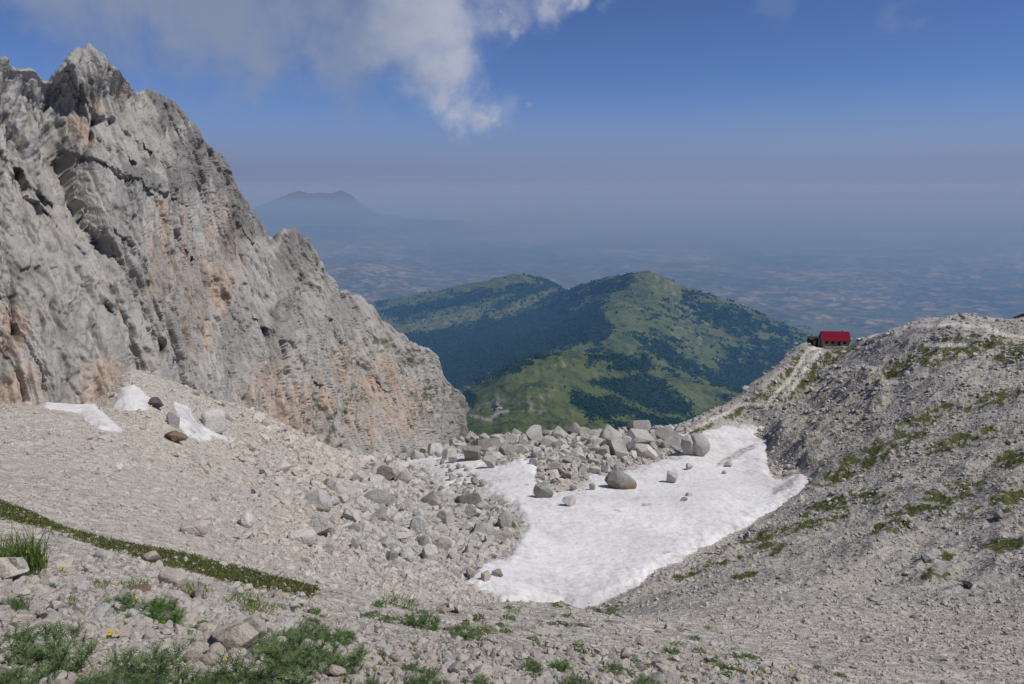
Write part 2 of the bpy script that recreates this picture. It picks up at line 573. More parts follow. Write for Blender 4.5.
h = gm.math('ADD', gm.math('MULTIPLY', v1.outputs['Distance'], 0.6), gm.math('ADD', gm.math('MULTIPLY', v3.outputs['Distance'], 0.2), gm.math('MULTIPLY', n_fine, 0.4)))
b1 = gm.bump(h, 0.8, 0.08)
b2 = gm.bump(gm.math('ADD', gm.math('MULTIPLY', v2.outputs['Distance'], 0.8), n_mid), 0.7, 0.4, b1)
M_GROUND = gm.bsdf(col, 0.95, b2, 0.1)
ground = link('ground', mesh_np('ground', np.stack([TX, TY, TZ], -1).reshape(-1, 3), grid_faces(*TX.shape)[:, ::-1] * 1, True, {'zone': zone, 'crag': (sstep(-8, 12, poly_sd(TPX, TPY, CRAG)) * sstep(100, 130, TY) * sstep(330, 290, TY)).ravel()}), M_GROUND, kind='structure')

# ------------------------------------------------------------------ snow
sm = NT('old_snow')
sp_ = sm.pos()
sn1 = sm.noise(sp_, 0.9, 5, 0.6); sn2 = sm.noise(sp_, 0.06, 5, 0.6); sv = sm.voro(sp_, 0.55)
dirt = sm.attr('dirt')
sc_ = sm.mix(sm.rng(sn2, 0.35, 0.7), (0.64, 0.63, 0.61), (0.80, 0.79, 0.775))
sc_ = sm.mix(sm.math('MULTIPLY', sm.rng(sn1, 0.45, 0.75), 0.35), sc_, (0.52, 0.505, 0.49))
sc_ = sm.mix(sm.math('MULTIPLY', dirt, sm.rng(sn1, 0.3, 0.6)), sc_, (0.30, 0.265, 0.24))
M_SNOW = sm.bsdf(sc_, 0.7, sm.bump(sm.math('ADD', sm.math('MULTIPLY', sv, -0.6), sn1), 0.7, 0.35), 0.25)


def snow_mesh(name, poly, y0, y1, thick, grow=6, dirt_spots=(), cup=0.10, res=1.1):
    big = poly is SNOW
    xs = [p[0] for p in poly]
    a0, a1 = tang(min(xs) - 14, 430)[0], tang(max(xs) + 14, 430)[0]
    aa = np.linspace(a0, a1, int((a1 - a0) * F / res))
    ll = np.linspace(math.log(y0), math.log(y1), int(500 / res * (1 if y1 / y0 > 1.8 else .4)))
    A, L = np.meshgrid(aa, ll); Y = np.exp(L); X = A * Y
    zs = smooth_h(X, Y)
    px, py = project(X, Y, zs)
    sd = snow_sd(px, py) if poly is SNOW else poly_sd(px, py, poly)
    sd = sd + (4.5 if big else 1.0) * fbm2(X / 6, Y / 10, 5, 21) + (0 if big else 3.5) + (3.0 * fbm2(X / 1.4, Y / 2.4, 4, 23) if big else 0)
    d = relief(X, Y, zs)
    # thins out to nothing at its edge, where the stones come through
    lift = thick * (1 + (.4 * sstep(570, 500, px) if big else 0)) * (1.5 * sstep(-grow, 13, sd) - 0.75)
    cups = cup * (.65 * fbm2(X / 1.5, Y / 2.4, 3, 33, .5, True) + .9 * fbm2(X / 9, Y / 12, 3, 35))
    Z = zs + 0.35 * d + lift + cups
    dirtm = np.clip((0.55 * sstep(0.1, 0.5, fbm2(X / 14, Y / 18, 5, 41)) + .35 * sstep(-.1, .4, fbm2(X / 1.2, Y / 4, 4, 43))) * sstep(70, 0, sd) + .6 * sstep(9, 0, sd) * sstep(-.2, .3, fbm2(X / 2, Y / 3, 4, 45)) + .22 * sstep(0, .5, fbm2(X / 5, Y / 9, 5, 47)) , 0, 1)
    for (cx, cy, rx, ry, ang) in dirt_spots:
        dirtm = np.maximum(dirtm, blob(px, py, [(cx, cy, rx, ry, ang)], 0.5))
    keep = sd > -grow - 1
    f = grid_faces(*X.shape)
    kf = keep.ravel()[f].any(1)
    if not big:                                      # one patch, one piece
        kg = kf.reshape(X.shape[0] - 1, X.shape[1] - 1); cur = np.zeros_like(kg)
        s0 = np.unravel_index(np.argmax(sd[:-1, :-1]), kg.shape); cur[s0] = True
        while True:
            g_ = cur.copy(); g_[1:] |= cur[:-1]; g_[:-1] |= cur[1:]; g_[:, 1:] |= cur[:, :-1]; g_[:, :-1] |= cur[:, 1:]; g_ &= kg
            if (g_ == cur).all():
                break
            cur = g_
        kf = cur.ravel()
    f = f[kf][:, ::-1]
    used = np.unique(f); remap = np.full(X.size, -1); remap[used] = np.arange(len(used))
    v = np.stack([X, Y, Z], -1).reshape(-1, 3)[used]
    return mesh_np(name, v, remap[f], True, {'dirt': dirtm.ravel()[used]}), (px, py, Z)


SPOTS = [(732, 460, 16, 3, -25), (745, 452, 14, 3, -25), (780, 490, 10, 4, -28), (647, 508, 5, 1.5, 0), (790, 484, 8, 3, -30), (618, 514, 5, 1, 12), (665, 556, 3, 1, 0)]
me_, snow_grid = snow_mesh('snowfield', SNOW, 66, 300, 0.8, dirt_spots=SPOTS)
SNOW_BVH.append(BVHTree.FromPolygons([v_.co.copy() for v_ in me_.vertices], [tuple(p_.vertices) for p_ in me_.polygons]))
link('snowfield', me_, M_SNOW, label='broad dirty white summer snowfield filling the hollow below the boulders', cat='snowfield', kind='thing')
for pl_, lab in zip(PATCHES, ['leftmost old snow patch tapering along the foot of the cliff', 'middle snow patch tucked in a notch of the cliff foot',
                              'long narrow snow patch lying right of a leaning grey slab']):
    me_, _ = snow_mesh('snow_patch', pl_, 88, 150, 1.1, 6, cup=0.04, res=0.6)
    link('snow_patch', me_, M_SNOW, label=lab, cat='snow patch', group='snow patches at the foot of the cliff', kind='thing')
# ------------------------------------------------------------------ the rock wall on the left
SKYL = [(-150, -75), (-100, -40), (-50, 15), (0, 55), (10, 62), (20, 72), (30, 72), (45, 82), (52, 84), (58, 74), (68, 61), (76, 52), (84, 50), (90, 47),
        (98, 52), (108, 57), (118, 66), (126, 80), (136, 92), (143, 93), (152, 92), (163, 96), (172, 101), (180, 110), (190, 122), (200, 135), (212, 148),
        (222, 160), (234, 180), (245, 200), (256, 216), (266, 230), (272, 240), (277, 245), (282, 235), (288, 229), (296, 229), (303, 235), (312, 247), (320, 262), (330, 275),
        (340, 290), (350, 296), (360, 296), (368, 303), (374, 310), (382, 322), (392, 326), (402, 334), (415, 345), (425, 350), (432, 352), (438, 362),
        (442, 375), (450, 384), (458, 393), (464, 405), (468, 425), (471, 445)]
FOOT = [(-150, 440), (0, 440), (95, 440), (130, 415), (190, 425), (250, 450), (300, 475), (370, 500), (420, 490), (471, 470)]
CPT = [(-150, 430, 85), (-150, -75, 98), (0, 430, 103), (0, 300, 111), (0, 55, 132), (45, 82, 146), (40, 250, 122), (95, 430, 112), (130, 375, 124), (100, 280, 128),
       (60, 110, 151), (90, 47, 160), (80, 200, 142), (110, 130, 158), (140, 160, 164), (118, 66, 165), (143, 93, 196), (163, 180, 172), (160, 250, 160), (180, 330, 152),
       (190, 110, 226), (212, 148, 238), (200, 200, 206), (245, 200, 262), (272, 236, 278), (230, 280, 206), (240, 350, 188), (250, 430, 172), (280, 300, 238), (300, 236, 292),
       (310, 330, 248), (300, 400, 222), (300, 470, 208), (345, 295, 316), (345, 380, 270), (370, 480, 258), (385, 325, 332), (400, 400, 308), (430, 352, 350), (420, 470, 300),
       (440, 400, 345), (464, 405, 372), (471, 460, 372)]
ctps = TPS([(p[0] / 100, p[1] / 100) for p in CPT], [math.log(p[2]) for p in CPT], 2e-3)
cpx = np.arange(-150, 471.1, 0.75); NR = 620
st = np.linspace(0, 1, NR)
ys = np.interp(cpx, *zip(*SKYL)); ys = ys + (3.2 + 3 * sstep(255, 300, cpx)) * fbm2(cpx / 9, cpx * 0, 4, 88, .65) - 1.5 * np.abs(vnoise2(cpx / 3.3, cpx * 0 + 5, 89)); yb = np.interp(cpx, *zip(*FOOT))
CX = np.broadcast_to(cpx, (NR, len(cpx))); CYp = ys + (yb - ys) * st[:, None]
lY = ctps(CX / 100, CYp / 100)
dY = np.zeros_like(lY)


def step_line(pts, amp, w_up, w_dn=6.0):
    """rock stands proud above/right of the line and is undercut below it"""
    best = np.full(CX.shape, 1e9); side = np.zeros(CX.shape); edge = np.ones(CX.shape)
    for (x0, y0), (x1, y1) in zip(pts[:-1], pts[1:]):
        ex, ey = x1 - x0, y1 - y0; L = math.hypot(ex, ey)
        t = ((CX - x0) * ex + (CYp - y0) * ey) / (L * L)
        tc_ = np.clip(t, 0, 1)
        d = np.hypot(CX - x0 - tc_ * ex, CYp - y0 - tc_ * ey)
        s = ((CX - x0) * ey - (CYp - y0) * ex) / L
        m = d < best
        best = np.where(m, d, best); side = np.where(m, np.sign(s), side)
    over = side > 0                                    # above / right
    w_ = .5 + .5 * np.tanh(best * side / 3.5)
    return w_ * -amp * np.exp(-best / w_up) + (1 - w_) * amp * 0.8 * np.exp(-best / w_dn)


warpx = 5 * fbm2(CX / 22, CYp / 22, 4, 301)
CXo, CYo = CX, CYp
CX = CX + warpx; CYp = CYp + 5 * fbm2(CXo / 18, CYo / 18, 4, 302)
GULLY = [([(50, 84), (62, 150), (75, 200), (95, 250), (115, 310), (135, 372)], 6, 9), ([(100, 240), (112, 255), (140, 320), (175, 385)], 5, 5),
         ([(0, 300), (22, 340), (38, 390)], 3, 4), ([(0, 345), (12, 370), (20, 400)], 3, 3), ([(85, 260), (92, 330), (100, 400)], 5, 6), ([(140, 290), (165, 340), (190, 400)], 4, 4),
         ([(165, 110), (185, 160), (205, 215), (215, 260)], 6, 4), ([(205, 150), (225, 200), (240, 255), (262, 300)], 7, 6),
         ([(275, 238), (292, 270), (312, 300)], 8, 6), ([(228, 245), (245, 290), (262, 340), (275, 400)], 7, 7), ([(345, 298), (360, 340), (372, 400)], 6, 5),
         ([(378, 322), (395, 370), (412, 430)], 6, 5), ([(20, 75), (35, 140), (45, 200), (70, 280)], 4, 4), ([(0, 120), (20, 180), (30, 240)], 4, 4),
         ([(130, 95), (150, 150), (168, 215), (185, 270)], 4, 3), ([(300, 330), (318, 380), (325, 440)], 5, 5), ([(430, 355), (440, 390), (452, 440)], 6, 6)]
for pts, amp, wd in GULLY:
    d = poly_dist(CX, CYp, pts)
    k_ = .5 + .5 * fbm2(CX / 30, CYp / 30, 3, 303)
    dY += amp * (1.05 if pts[0] in ((50, 84), (165, 110), (275, 238), (205, 150), (345, 298), (100, 240)) else .34) * k_ * np.exp(-(d / (1.0 * wd)) ** 2) + amp * .30 * np.exp(-(d / (3.2 * wd)) ** 2)
for pts, amp, wu in [([(64, 66), (78, 95), (95, 112), (118, 122), (140, 142)], 4.5, 22), ([(112, 168), (130, 176), (158, 190)], 5, 18), ([(76, 104), (92, 130), (125, 152)], 3, 14),
                     ([(0, 150), (15, 165), (40, 190)], 3, 14), ([(50, 215), (75, 240), (105, 300)], 3, 16), ([(155, 200), (170, 230), (185, 280)], 3.5, 16), ([(195, 260), (225, 300), (240, 330)], 4, 18),
                     ([(270, 330), (290, 345), (310, 372)], 5, 18), ([(255, 250), (275, 275), (290, 305)], 5, 20), 
                     ([(330, 330), (350, 350), (375, 380)], 4, 15), ([(120, 240), (135, 262), (150, 300)], 3, 10)]:
    dY += step_line(pts, amp * .42, wu, 15.0)
CX, CYp = CXo, CYo
Yc = np.exp(lY)
a_, t_ = tang(CX, CYp)
P0 = np.stack([a_ * Yc, Yc, t_ * Yc], -1)
# a steady direction to push along: out of the wall, towards the right and a little to the viewer
nrm = np.array([0.80, -0.50, 0.32]); nrm /= np.linalg.norm(nrm)
cdir = at(135, 370, 124) - at(50, 84, 146); cdir /= np.linalg.norm(cdir)
e1 = np.cross(nrm, cdir); e1 /= np.linalg.norm(e1); e2 = np.cross(cdir, e1)
q0 = P0 @ cdir; q1 = P0 @ e1; q2 = P0 @ e2
q2 = q2 * 0.18                                    # folds follow the face, not its depth
wq = fbm3(q0 / 30, q1 / 14, q2 / 14, 4, 11)
q1w = q1 + 3.0 * wq; q0w = q0 + 6 * wq
disp = 2.6 * fbm3(q0w / 46, q1w / 15, q2 / 15, 3, 21)
disp += 0.8 * fbm3(q0w / 17, q1w / 5.0, q2 / 6, 4, 31, 0.55)
jit = 0.5 * fbm3(q0 / 4, q1 / 4, q2 / 4, 3, 51)
for (s0, s1, amp, sd0) in ((48, 12.0, 3.6, 1), (24, 5.0, 2.4, 2), (9.0, 2.0, 1.05, 3), (3.2, .9, .42, 4)):
    jj = jit * min(1.0, 2.2 / s1)
    f1, f2, cid, ox_, oy_ = vor3(q0w / s0 + jj, q1w / s1 + jj, q2 / s1 - jj, sd0)
    soft = sstep(0.0, .42 if s1 > 4 else .22, f2 - f1)
    # every block stands out by its own amount and leans its own way
    r1 = (cid & np.uint32(255)).astype(float) / 255 - .5
    r2 = ((cid >> np.uint32(8)) & np.uint32(255)).astype(float) / 255 - .5
    r3 = ((cid >> np.uint32(16)) & np.uint32(255)).astype(float) / 255 - .5
    disp += amp * soft * (r1 * .8 + r2 * ox_ * 1.5 + r3 * oy_ * 1.8)
    disp -= amp * 0.22 * np.exp(-((f2 - f1) / 0.07) ** 2)
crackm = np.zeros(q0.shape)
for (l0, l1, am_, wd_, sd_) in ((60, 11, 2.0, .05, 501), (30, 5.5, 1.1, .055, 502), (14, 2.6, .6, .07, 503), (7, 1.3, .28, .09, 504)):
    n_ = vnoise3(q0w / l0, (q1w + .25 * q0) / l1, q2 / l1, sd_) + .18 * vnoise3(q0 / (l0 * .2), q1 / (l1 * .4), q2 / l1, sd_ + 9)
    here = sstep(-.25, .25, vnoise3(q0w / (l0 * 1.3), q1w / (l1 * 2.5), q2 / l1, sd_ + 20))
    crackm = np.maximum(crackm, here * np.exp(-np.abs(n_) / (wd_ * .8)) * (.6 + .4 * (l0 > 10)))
    disp -= am_ * here * np.exp(-np.abs(n_) / wd_) - .35 * am_ * sstep(-.3, .3, n_)
disp += 0.55 * fbm3(q0 / 4.5, q1 / 1.1, q2 / 1.1, 4, 71, 0.6, ridged=True)
disp += 0.35 * fbm3(P0[..., 0] / 2.0, P0[..., 1] / 2.0, P0[..., 2] / 2.0, 4, 78, .6)
keepc = sstep(0.0, 0.03, np.broadcast_to(st[:, None], CX.shape)) * 0.45 + 0.55
Yt = Yc + dY * keepc * 0.9
Pt = np.stack([a_ * Yt, Yt, t_ * Yt], -1)
nb = np.cross(np.gradient(Pt, axis=1), np.gradient(Pt, axis=0)); nb /= np.linalg.norm(nb, axis=-1, keepdims=True) + 1e-9
nb *= np.sign(nb @ nrm)[..., None]
from_side = sstep(.30, .72, nb @ nrm)
disp = (disp - disp.mean()) * keepc * 1.12 * (.18 + .82 * from_side)
side_rough = (1 - from_side) * (.9 * fbm3(P0[..., 0] / 3.2, Pt[..., 1] / 3.2, P0[..., 2] / 5, 5, 79, .6))
Yc2 = Yc + dY * keepc * 0.9
P = np.stack([a_ * Yc2, Yc2, t_ * Yc2], -1) + disp[..., None] * nrm + side_rough[..., None] * nb
# the back of the wall falls away behind the skyline
back = []
for k, (by, bz) in enumerate(((1.5, .6), (6, -1.5), (16, -9), (40, -35), (80, -95))):
    r_ = P[0].copy()
    r_ += np.array([-0.75 * by, 0.7 * by, bz]) + 0.12 * by * np.stack([fbm2(cpx / 9, cpx * 0 + k, 3, 5), fbm2(cpx / 9, cpx * 0 + k, 3, 6), fbm2(cpx / 7, cpx * 0 + k, 3, 7)], -1)
    back.append(r_)
PB = np.concatenate([np.stack(back[::-1]), P], 0)
tint = np.zeros((*CX.shape, 4)); tint[..., 3] = 1
ORG = [(18, 392, 26, 26, 60), (275, 392, 32, 34, 30), (310, 395, 26, 26, 0), (212, 275, 26, 70, 12), (165, 250, 22, 60, 12), (78, 132, 22, 12, 40), (95, 102, 16, 9, 40),
       (400, 408, 24, 30, 20), (100, 385, 20, 26, 30), (285, 430, 26, 24, 0), (125, 90, 16, 8, 40), (370, 400, 24, 40, 10), (10, 330, 20, 30, 30), (165, 215, 12, 22, 10), (345, 365, 20, 24, 10)]
DRK = [(95, 90, 12, 14, 50), (145, 178, 20, 10, 40), (172, 105, 26, 18, 35), (215, 165, 44, 20, 55), (245, 212, 30, 16, 58), (292, 250, 16, 24, 20), (200, 150, 24, 60, 30), (245, 215, 16, 50, 30), (170, 115, 14, 22, 30), (300, 262, 18, 32, 30), (460, 420, 16, 45, 15), (150, 275, 22, 40, 15), (235, 330, 16, 50, 15), (190, 300, 20, 50, 15), (280, 330, 14, 40, 20), (125, 215, 18, 50, 15), (340, 310, 16, 20, 30)]  # dark grey back face; overhang and gully shade also put into the rock colour
VEG = [(320, 412, 26, 9, 20), (322, 440, 18, 22, 0), (345, 362, 22, 8, 30), (375, 345, 14, 8, 30), (410, 360, 12, 10, 30), (425, 400, 10, 20, 10), (24, 172, 9, 6, 0), (290, 300, 8, 14, 20), (355, 395, 14, 8, 0), (300, 420, 20, 8, 10)]
nzc = fbm3(q0w / 16, q1w / 4, q2 / 4, 5, 97, .6)
tint[..., 0] = blob(CX, CYp, ORG, .5, 8, nzc) * sstep(-.35, .25, fbm3(q0 / 14, q1 / 4, q2 / 4, 5, 91))
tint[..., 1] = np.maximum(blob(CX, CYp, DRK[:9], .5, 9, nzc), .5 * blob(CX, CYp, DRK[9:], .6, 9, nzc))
tint[..., 2] = blob(CX, CYp, VEG, .7, 10) * sstep(-.1, .25, fbm3(P[..., 0] / 3, P[..., 1] / 3, P[..., 2] / 2, 4, 95))
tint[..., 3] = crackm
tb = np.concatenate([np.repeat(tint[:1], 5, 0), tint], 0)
cav = np.concatenate([np.repeat(disp[:1], 5, 0), disp], 0)

cm = NT('limestone_wall')
cp_ = cm.pos()
ax = cm.n('ShaderNodeCombineXYZ', {0: cm.n('ShaderNodeVectorMath', {0: cp_, 1: tuple(cdir / 9)}, operation='DOT_PRODUCT').outputs['Value'],
                                  1: cm.n('ShaderNodeVectorMath', {0: cp_, 1: tuple(e1)}, operation='DOT_PRODUCT').outputs['Value'],
                                  2: cm.n('ShaderNodeVectorMath', {0: cp_, 1: tuple(e2)}, operation='DOT_PRODUCT').outputs['Value']}).outputs[0]
wt_ = cm.n('ShaderNodeSeparateColor', {0: cm.attr('tint', 'Color')})
streak = cm.noise(ax, 0.42, 8, 0.65, 0.4)
patch = cm.noise(cp_, 0.11, 6, 0.6)
fine = cm.noise(cp_, 1.9, 9, 0.7)
crk = cm.n('ShaderNodeTexVoronoi', {'Vector': ax, 'Scale': 0.55, 'Randomness': 1.0}, feature='DISTANCE_TO_EDGE').outputs[0]
tone = cm.math('ADD', cm.math('MULTIPLY', streak, 0.45), cm.math('ADD', cm.math('MULTIPLY', patch, 0.3), cm.math('MULTIPLY', fine, 0.25)))
c0 = cm.ramp(tone, [(0.32, (0.15, 0.143, 0.132)), (0.43, (0.285, 0.274, 0.255)), (0.55, (0.375, 0.36, 0.335)), (0.68, (0.47, 0.45, 0.42))])
org = cm.ramp(tone, [(0.36, (0.23, 0.165, 0.12)), (0.5, (0.43, 0.325, 0.25)), (0.65, (0.52, 0.44, 0.37))])
spread = cm.rng(cm.noise(ax, 0.16, 5, 0.6), 0.56, 0.70)
c1 = cm.mix(cm.math('ADD', cm.math('MULTIPLY', wt_.outputs[0], 0.8), cm.math('MULTIPLY', spread, 0.25), clamp=True), c0, org)
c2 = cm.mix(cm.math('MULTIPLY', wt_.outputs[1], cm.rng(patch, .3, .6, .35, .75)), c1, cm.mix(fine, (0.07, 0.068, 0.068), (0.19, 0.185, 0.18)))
c2 = cm.mix(cm.rng(cm.attr('tint', 'Alpha'), .25, 1.0, 0, .72), c2, (0.10, 0.092, 0.08))  # crack seams darkened: lichen tone plus crease shade put into the colour
c2 = cm.mix(cm.math('MULTIPLY', wt_.outputs[2], 0.8), c2, (0.055, 0.065, 0.025))
c2 = cm.mix(cm.math('MULTIPLY', cm.rng(crk, 0.0, 0.04, 0.5, 0.0), cm.rng(patch, .42, .6)), c2, (0.09, 0.08, 0.07))
hh = cm.math('ADD', cm.math('MULTIPLY', streak, 0.9), cm.math('ADD', cm.math('MULTIPLY', fine, 0.45), cm.rng(crk, 0.0, 0.08, 0.0, 0.10)))
M_CLIFF = cm.bsdf(c2, 0.92, cm.bump(hh, 0.6, 0.6), 0.12)
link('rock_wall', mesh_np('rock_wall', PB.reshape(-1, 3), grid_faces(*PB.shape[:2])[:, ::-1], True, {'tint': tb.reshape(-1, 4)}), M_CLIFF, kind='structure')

# ------------------------------------------------------------------ far hills, plain, haze
HP = [(650, 276, 7000), (630, 279, 6900), (610, 290, 6700), (590, 288, 7600), (545, 280, 8600), (500, 283, 9000), (450, 292, 9300), (400, 300, 9500), (350, 310, 9800),
      (680, 286, 6900), (705, 298, 6800), (740, 309, 6700), (770, 323, 6600), (805, 336, 6500), (850, 352, 6400),
      (625, 305, 6000), (612, 326, 5300), (625, 345, 4800), (645, 362, 4300), (630, 368, 3850), (590, 355, 3680), (565, 352, 3600), (530, 362, 3500), (500, 376, 3400), (475, 398, 3300), (440, 425, 3200),
      (530, 380, 4150), (565, 376, 4250), (600, 381, 4200), (500, 390, 4000), (478, 404, 3800), (640, 385, 4050), (610, 361, 3750), (700, 352, 5200), (740, 372, 5000), (720, 400, 4300), (690, 382, 4250), (740, 395, 4000), (780, 350, 5700), (670, 320, 6000),
      (560, 335, 5600), (500, 350, 5600), (450, 365, 5300), (430, 345, 6300), (480, 325, 7000), (540, 310, 7300), (420, 320, 7800), (580, 318, 6500), (560, 300, 8000),
      (640, 400, 3500), (690, 415, 3500), (560, 400, 2900), (500, 412, 2850), (620, 425, 2900), (530, 435, 2500), (690, 440, 2700), (600, 450, 2300), (470, 450, 2300)]
hp = [at(*p) for p in HP]
hv = [p for p in hp]
for x_, y_, z_ in [(-3500, 2500, -1000), (-4500, 6000, -1350), (-4200, 9500, -1500), (3500, 2500, -1300), (4200, 5000, -1600), (4500, 8000, -1950), (0, 1500, -820), (-1500, 1500, -800), (1500, 1500, -850),
                   (0, 11500, -1850), (-2000, 12000, -1900), (2500, 10500, -2030), (4500, 12000, -2080), (0, 14000, -2080), (-4000, 14000, -2080), (3000, 14000, -2090), (700, 9300, -1700), (1900, 7800, -1850), (-500, 10500, -1500)]:
    hv.append(np.array([x_, y_, z_]))
hv = np.array(hv)
htps = TPS(hv[:, :2] / 1000, hv[:, 2], 1e-3)
nx, ny = 720, 700
hx_ = np.linspace(-0.62, 0.62, nx); hy_ = np.exp(np.linspace(math.log(1300), math.log(14000), ny))
HA, HY = np.meshgrid(hx_, hy_); HX = HA * HY * 1.0
HZ0 = htps(HX / 1000, HY / 1000)
hpx, hpy = project(HX, HY, HZ0)
rough = sstep(-2300, -1500, HZ0)
rav = fbm2(HX / 620, HY / 620, 6, 401, 0.5, ridged=True)
HZ = HZ0 + rough * (48 * (rav - 0.25) + 26 * fbm2(HX / 170, HY / 170, 5, 411, .55, ridged=True) + 5 * fbm2(HX / 40, HY / 40, 3, 421))
edge = sstep(0.62, 0.5, np.abs(HA))
HZ = np.maximum(HZ, -2150 + 0 * HZ)
hpx, hpy = project(HX, HY, HZ)
DARK = [[(588, 348), (622, 353), (655, 364), (640, 372), (610, 369), (588, 362)], [(590, 382), (640, 372), (665, 385), (690, 400), (697, 415), (640, 420), (590, 418), (575, 400), (572, 390), (600, 395)],
        [(470, 385), (520, 366), (552, 350), (600, 345), (612, 325), (600, 308), (612, 290), (640, 277), (600, 280), (560, 300), (480, 320), (400, 335), (380, 380), (440, 400)],
        [(700, 372), (745, 350), (800, 335), (790, 365), (750, 395), (720, 388)], [(640, 345), (665, 340), (690, 355), (710, 380), (690, 372), (660, 362)],
        [(380, 305), (470, 292), (545, 278), (590, 286), (560, 298), (480, 312), (400, 322)], [(615, 420), (700, 412), (720, 425), (620, 440)],
        [(462, 392), (476, 392), (480, 402), (470, 412)], [(690, 300), (720, 305), (780, 330), (740, 335), (700, 325)]]
fm = np.zeros(HX.shape)
nzh = fbm2(HX / 300, HY / 300, 5, 431)
nzh2 = fbm2(HX / 60, HY / 60, 4, 441)
mott = fbm2(HX / 90, HY / 90, 4, 443, .6)
for k_, p in enumerate(DARK):
    sd_p = poly_sd(hpx, hpy, p)
    one = sstep(-1.2, 1.2, sd_p + 11 * nzh + 10 * nzh2)
    if p[0] in ((700, 372), (690, 300), (640, 345)):            # broken woods on the sunny flank
        one = sstep(-1.2, 1.2, sd_p * .6 + 16 * nzh + 22 * mott)
    if p[0] in ((590, 382),):
        one *= 1 - .9 * sstep(4, 2, poly_dist(hpx, hpy, [(585, 385), (615, 395), (650, 412), (668, 420)]) + 3 * mott)
    fm = np.maximum(fm, one)
fm = np.maximum(fm, .7 * blob(hpx, hpy, [(690, 330, 60, 30, 30), (740, 340, 40, 20, 30)], .6, 31) * sstep(.12, .3, mott + .4 * nzh))
clear = blob(hpx, hpy, [(440, 320, 60, 6, -12), (520, 305, 40, 5, -22), (420, 300, 35, 4, -8), (590, 300, 18, 4, -25), (480, 305, 30, 4, -15), (655, 283, 22, 9, 20), (450, 310, 50, 3, -10), (400, 327, 40, 4, -5)], .5, 18)
fm = np.clip(fm * (1 - .9 * clear), 0, 1)
rk = blob(hpx, hpy, [(545, 392, 22, 10, -25), (562, 366, 12, 5, -40), (500, 405, 14, 6, 0), (660, 285, 24, 8, 15), (685, 315, 24, 10, 30), (535, 402, 14, 10, 0), (690, 335, 20, 10, 30), (440, 322, 60, 6, -12), (515, 307, 36, 5, -22), (700, 400, 8, 10, 0)], .6, 19) * sstep(.0, .4, fbm2(HX / 45, HY / 70, 5, 451, .6)) * .8
road = np.minimum.reduce([poly_dist(hpx, hpy, p) for p in ([(470, 415), (490, 420), (497, 413), (508, 411)], [(497, 408), (498, 400), (497, 397)])])
rk = np.maximum(rk, sstep(2.2, .8, road))
zoneh = np.stack([fm, rk, sstep(0, 60, fm), rough], -1).reshape(-1, 4)
hm = NT('hill_pasture')
hpn = hm.pos(0.001)
sh = hm.n('ShaderNodeSeparateColor', {0: hm.attr('zone', 'Color')})
hn = hm.noise(hpn, 6, 8, 0.62); hn2 = hm.noise(hpn, 45, 6, 0.7)
hc = hm.ramp(hm.math('ADD', hm.math('MULTIPLY', hn, .6), hm.math('MULTIPLY', hn2, .4)), [(0.36, (0.024, 0.038, 0.016)), (0.5, (0.088, 0.117, 0.034)), (0.66, (0.145, 0.155, 0.066))])
hc = hm.mix(sh.outputs[1], hc, (0.27, 0.24, 0.20))
hc = hm.mix(sh.outputs[0], hc, hm.mix(hn2, (0.006, 0.024, 0.010), (0.020, 0.050, 0.019)))
M_HILL = hm.bsdf(hc, 0.95, hm.bump(hn2, 0.9, 14), 0.05)
link('hills', mesh_np('hills', np.stack([HX, HY, HZ], -1).reshape(-1, 3), grid_faces(ny, nx)[:, ::-1] * 1, True, {'zone': zoneh}), M_HILL, kind='structure')

# far woods: canopy clumps over the wooded slopes
ico_v = None


def ico(sub):
    import bmesh
    b = bmesh.new(); bmesh.ops.create_icosphere(b, subdivisions=sub, radius=1.0)
    v = np.array([p.co[:] for p in b.verts]); f = np.array([[q.index for q in fc.verts] for fc in b.faces]); b.free()
    return v, f


iv, if_ = ico(1)
htan = HZ / HY
hvis = htan >= np.maximum.accumulate(htan, 0) - 3e-3
ok = ((fm > .5) | ((fm > .03) & (rng.random(fm.shape) < .25)) | ((rough > .5) & (rng.random(fm.shape) < .005) & (nzh > -.1))) & hvis & (hpx > 370) & (hpx < 830) & (hpy > 270) & (hpy < 450)
oi, oj = np.nonzero(ok)
sel = rng.choice(len(oi), min(34000, len(oi)), replace=False)
oi, oj = oi[sel], oj[sel]
jx = rng.normal(0, 14, len(sel)); jy = rng.normal(0, 20, len(sel))
rad = HY[oi, oj] / F * rng.uniform(.4, 1.5, len(sel))
cen = np.stack([HX[oi, oj] + jx, HY[oi, oj] + jy, HZ[oi, oj] + rad * .15], -1)
V = (iv[None] * (1 + rng.normal(0, .18, (len(sel), len(iv), 1)))) * rad[:, None, None] * np.array([1, 1, .8]) + cen[:, None]
FF = if_[None] + (np.arange(len(sel)) * len(iv))[:, None, None]
M_WOOD = NT('far_wood'); nw = M_WOOD.noise(M_WOOD.pos(0.02), 1.0, 4)
M_WOOD = M_WOOD.bsdf(M_WOOD.mix(nw, (0.005, 0.024, 0.010), (0.018, 0.050, 0.019)), 0.95, None, 0.05)
link('forest', mesh_np('forest', V.reshape(-1, 3), FF.reshape(-1, 3), False), M_WOOD, kind='stuff', label='dark green woods covering the hollows of the far hills', cat='woods')

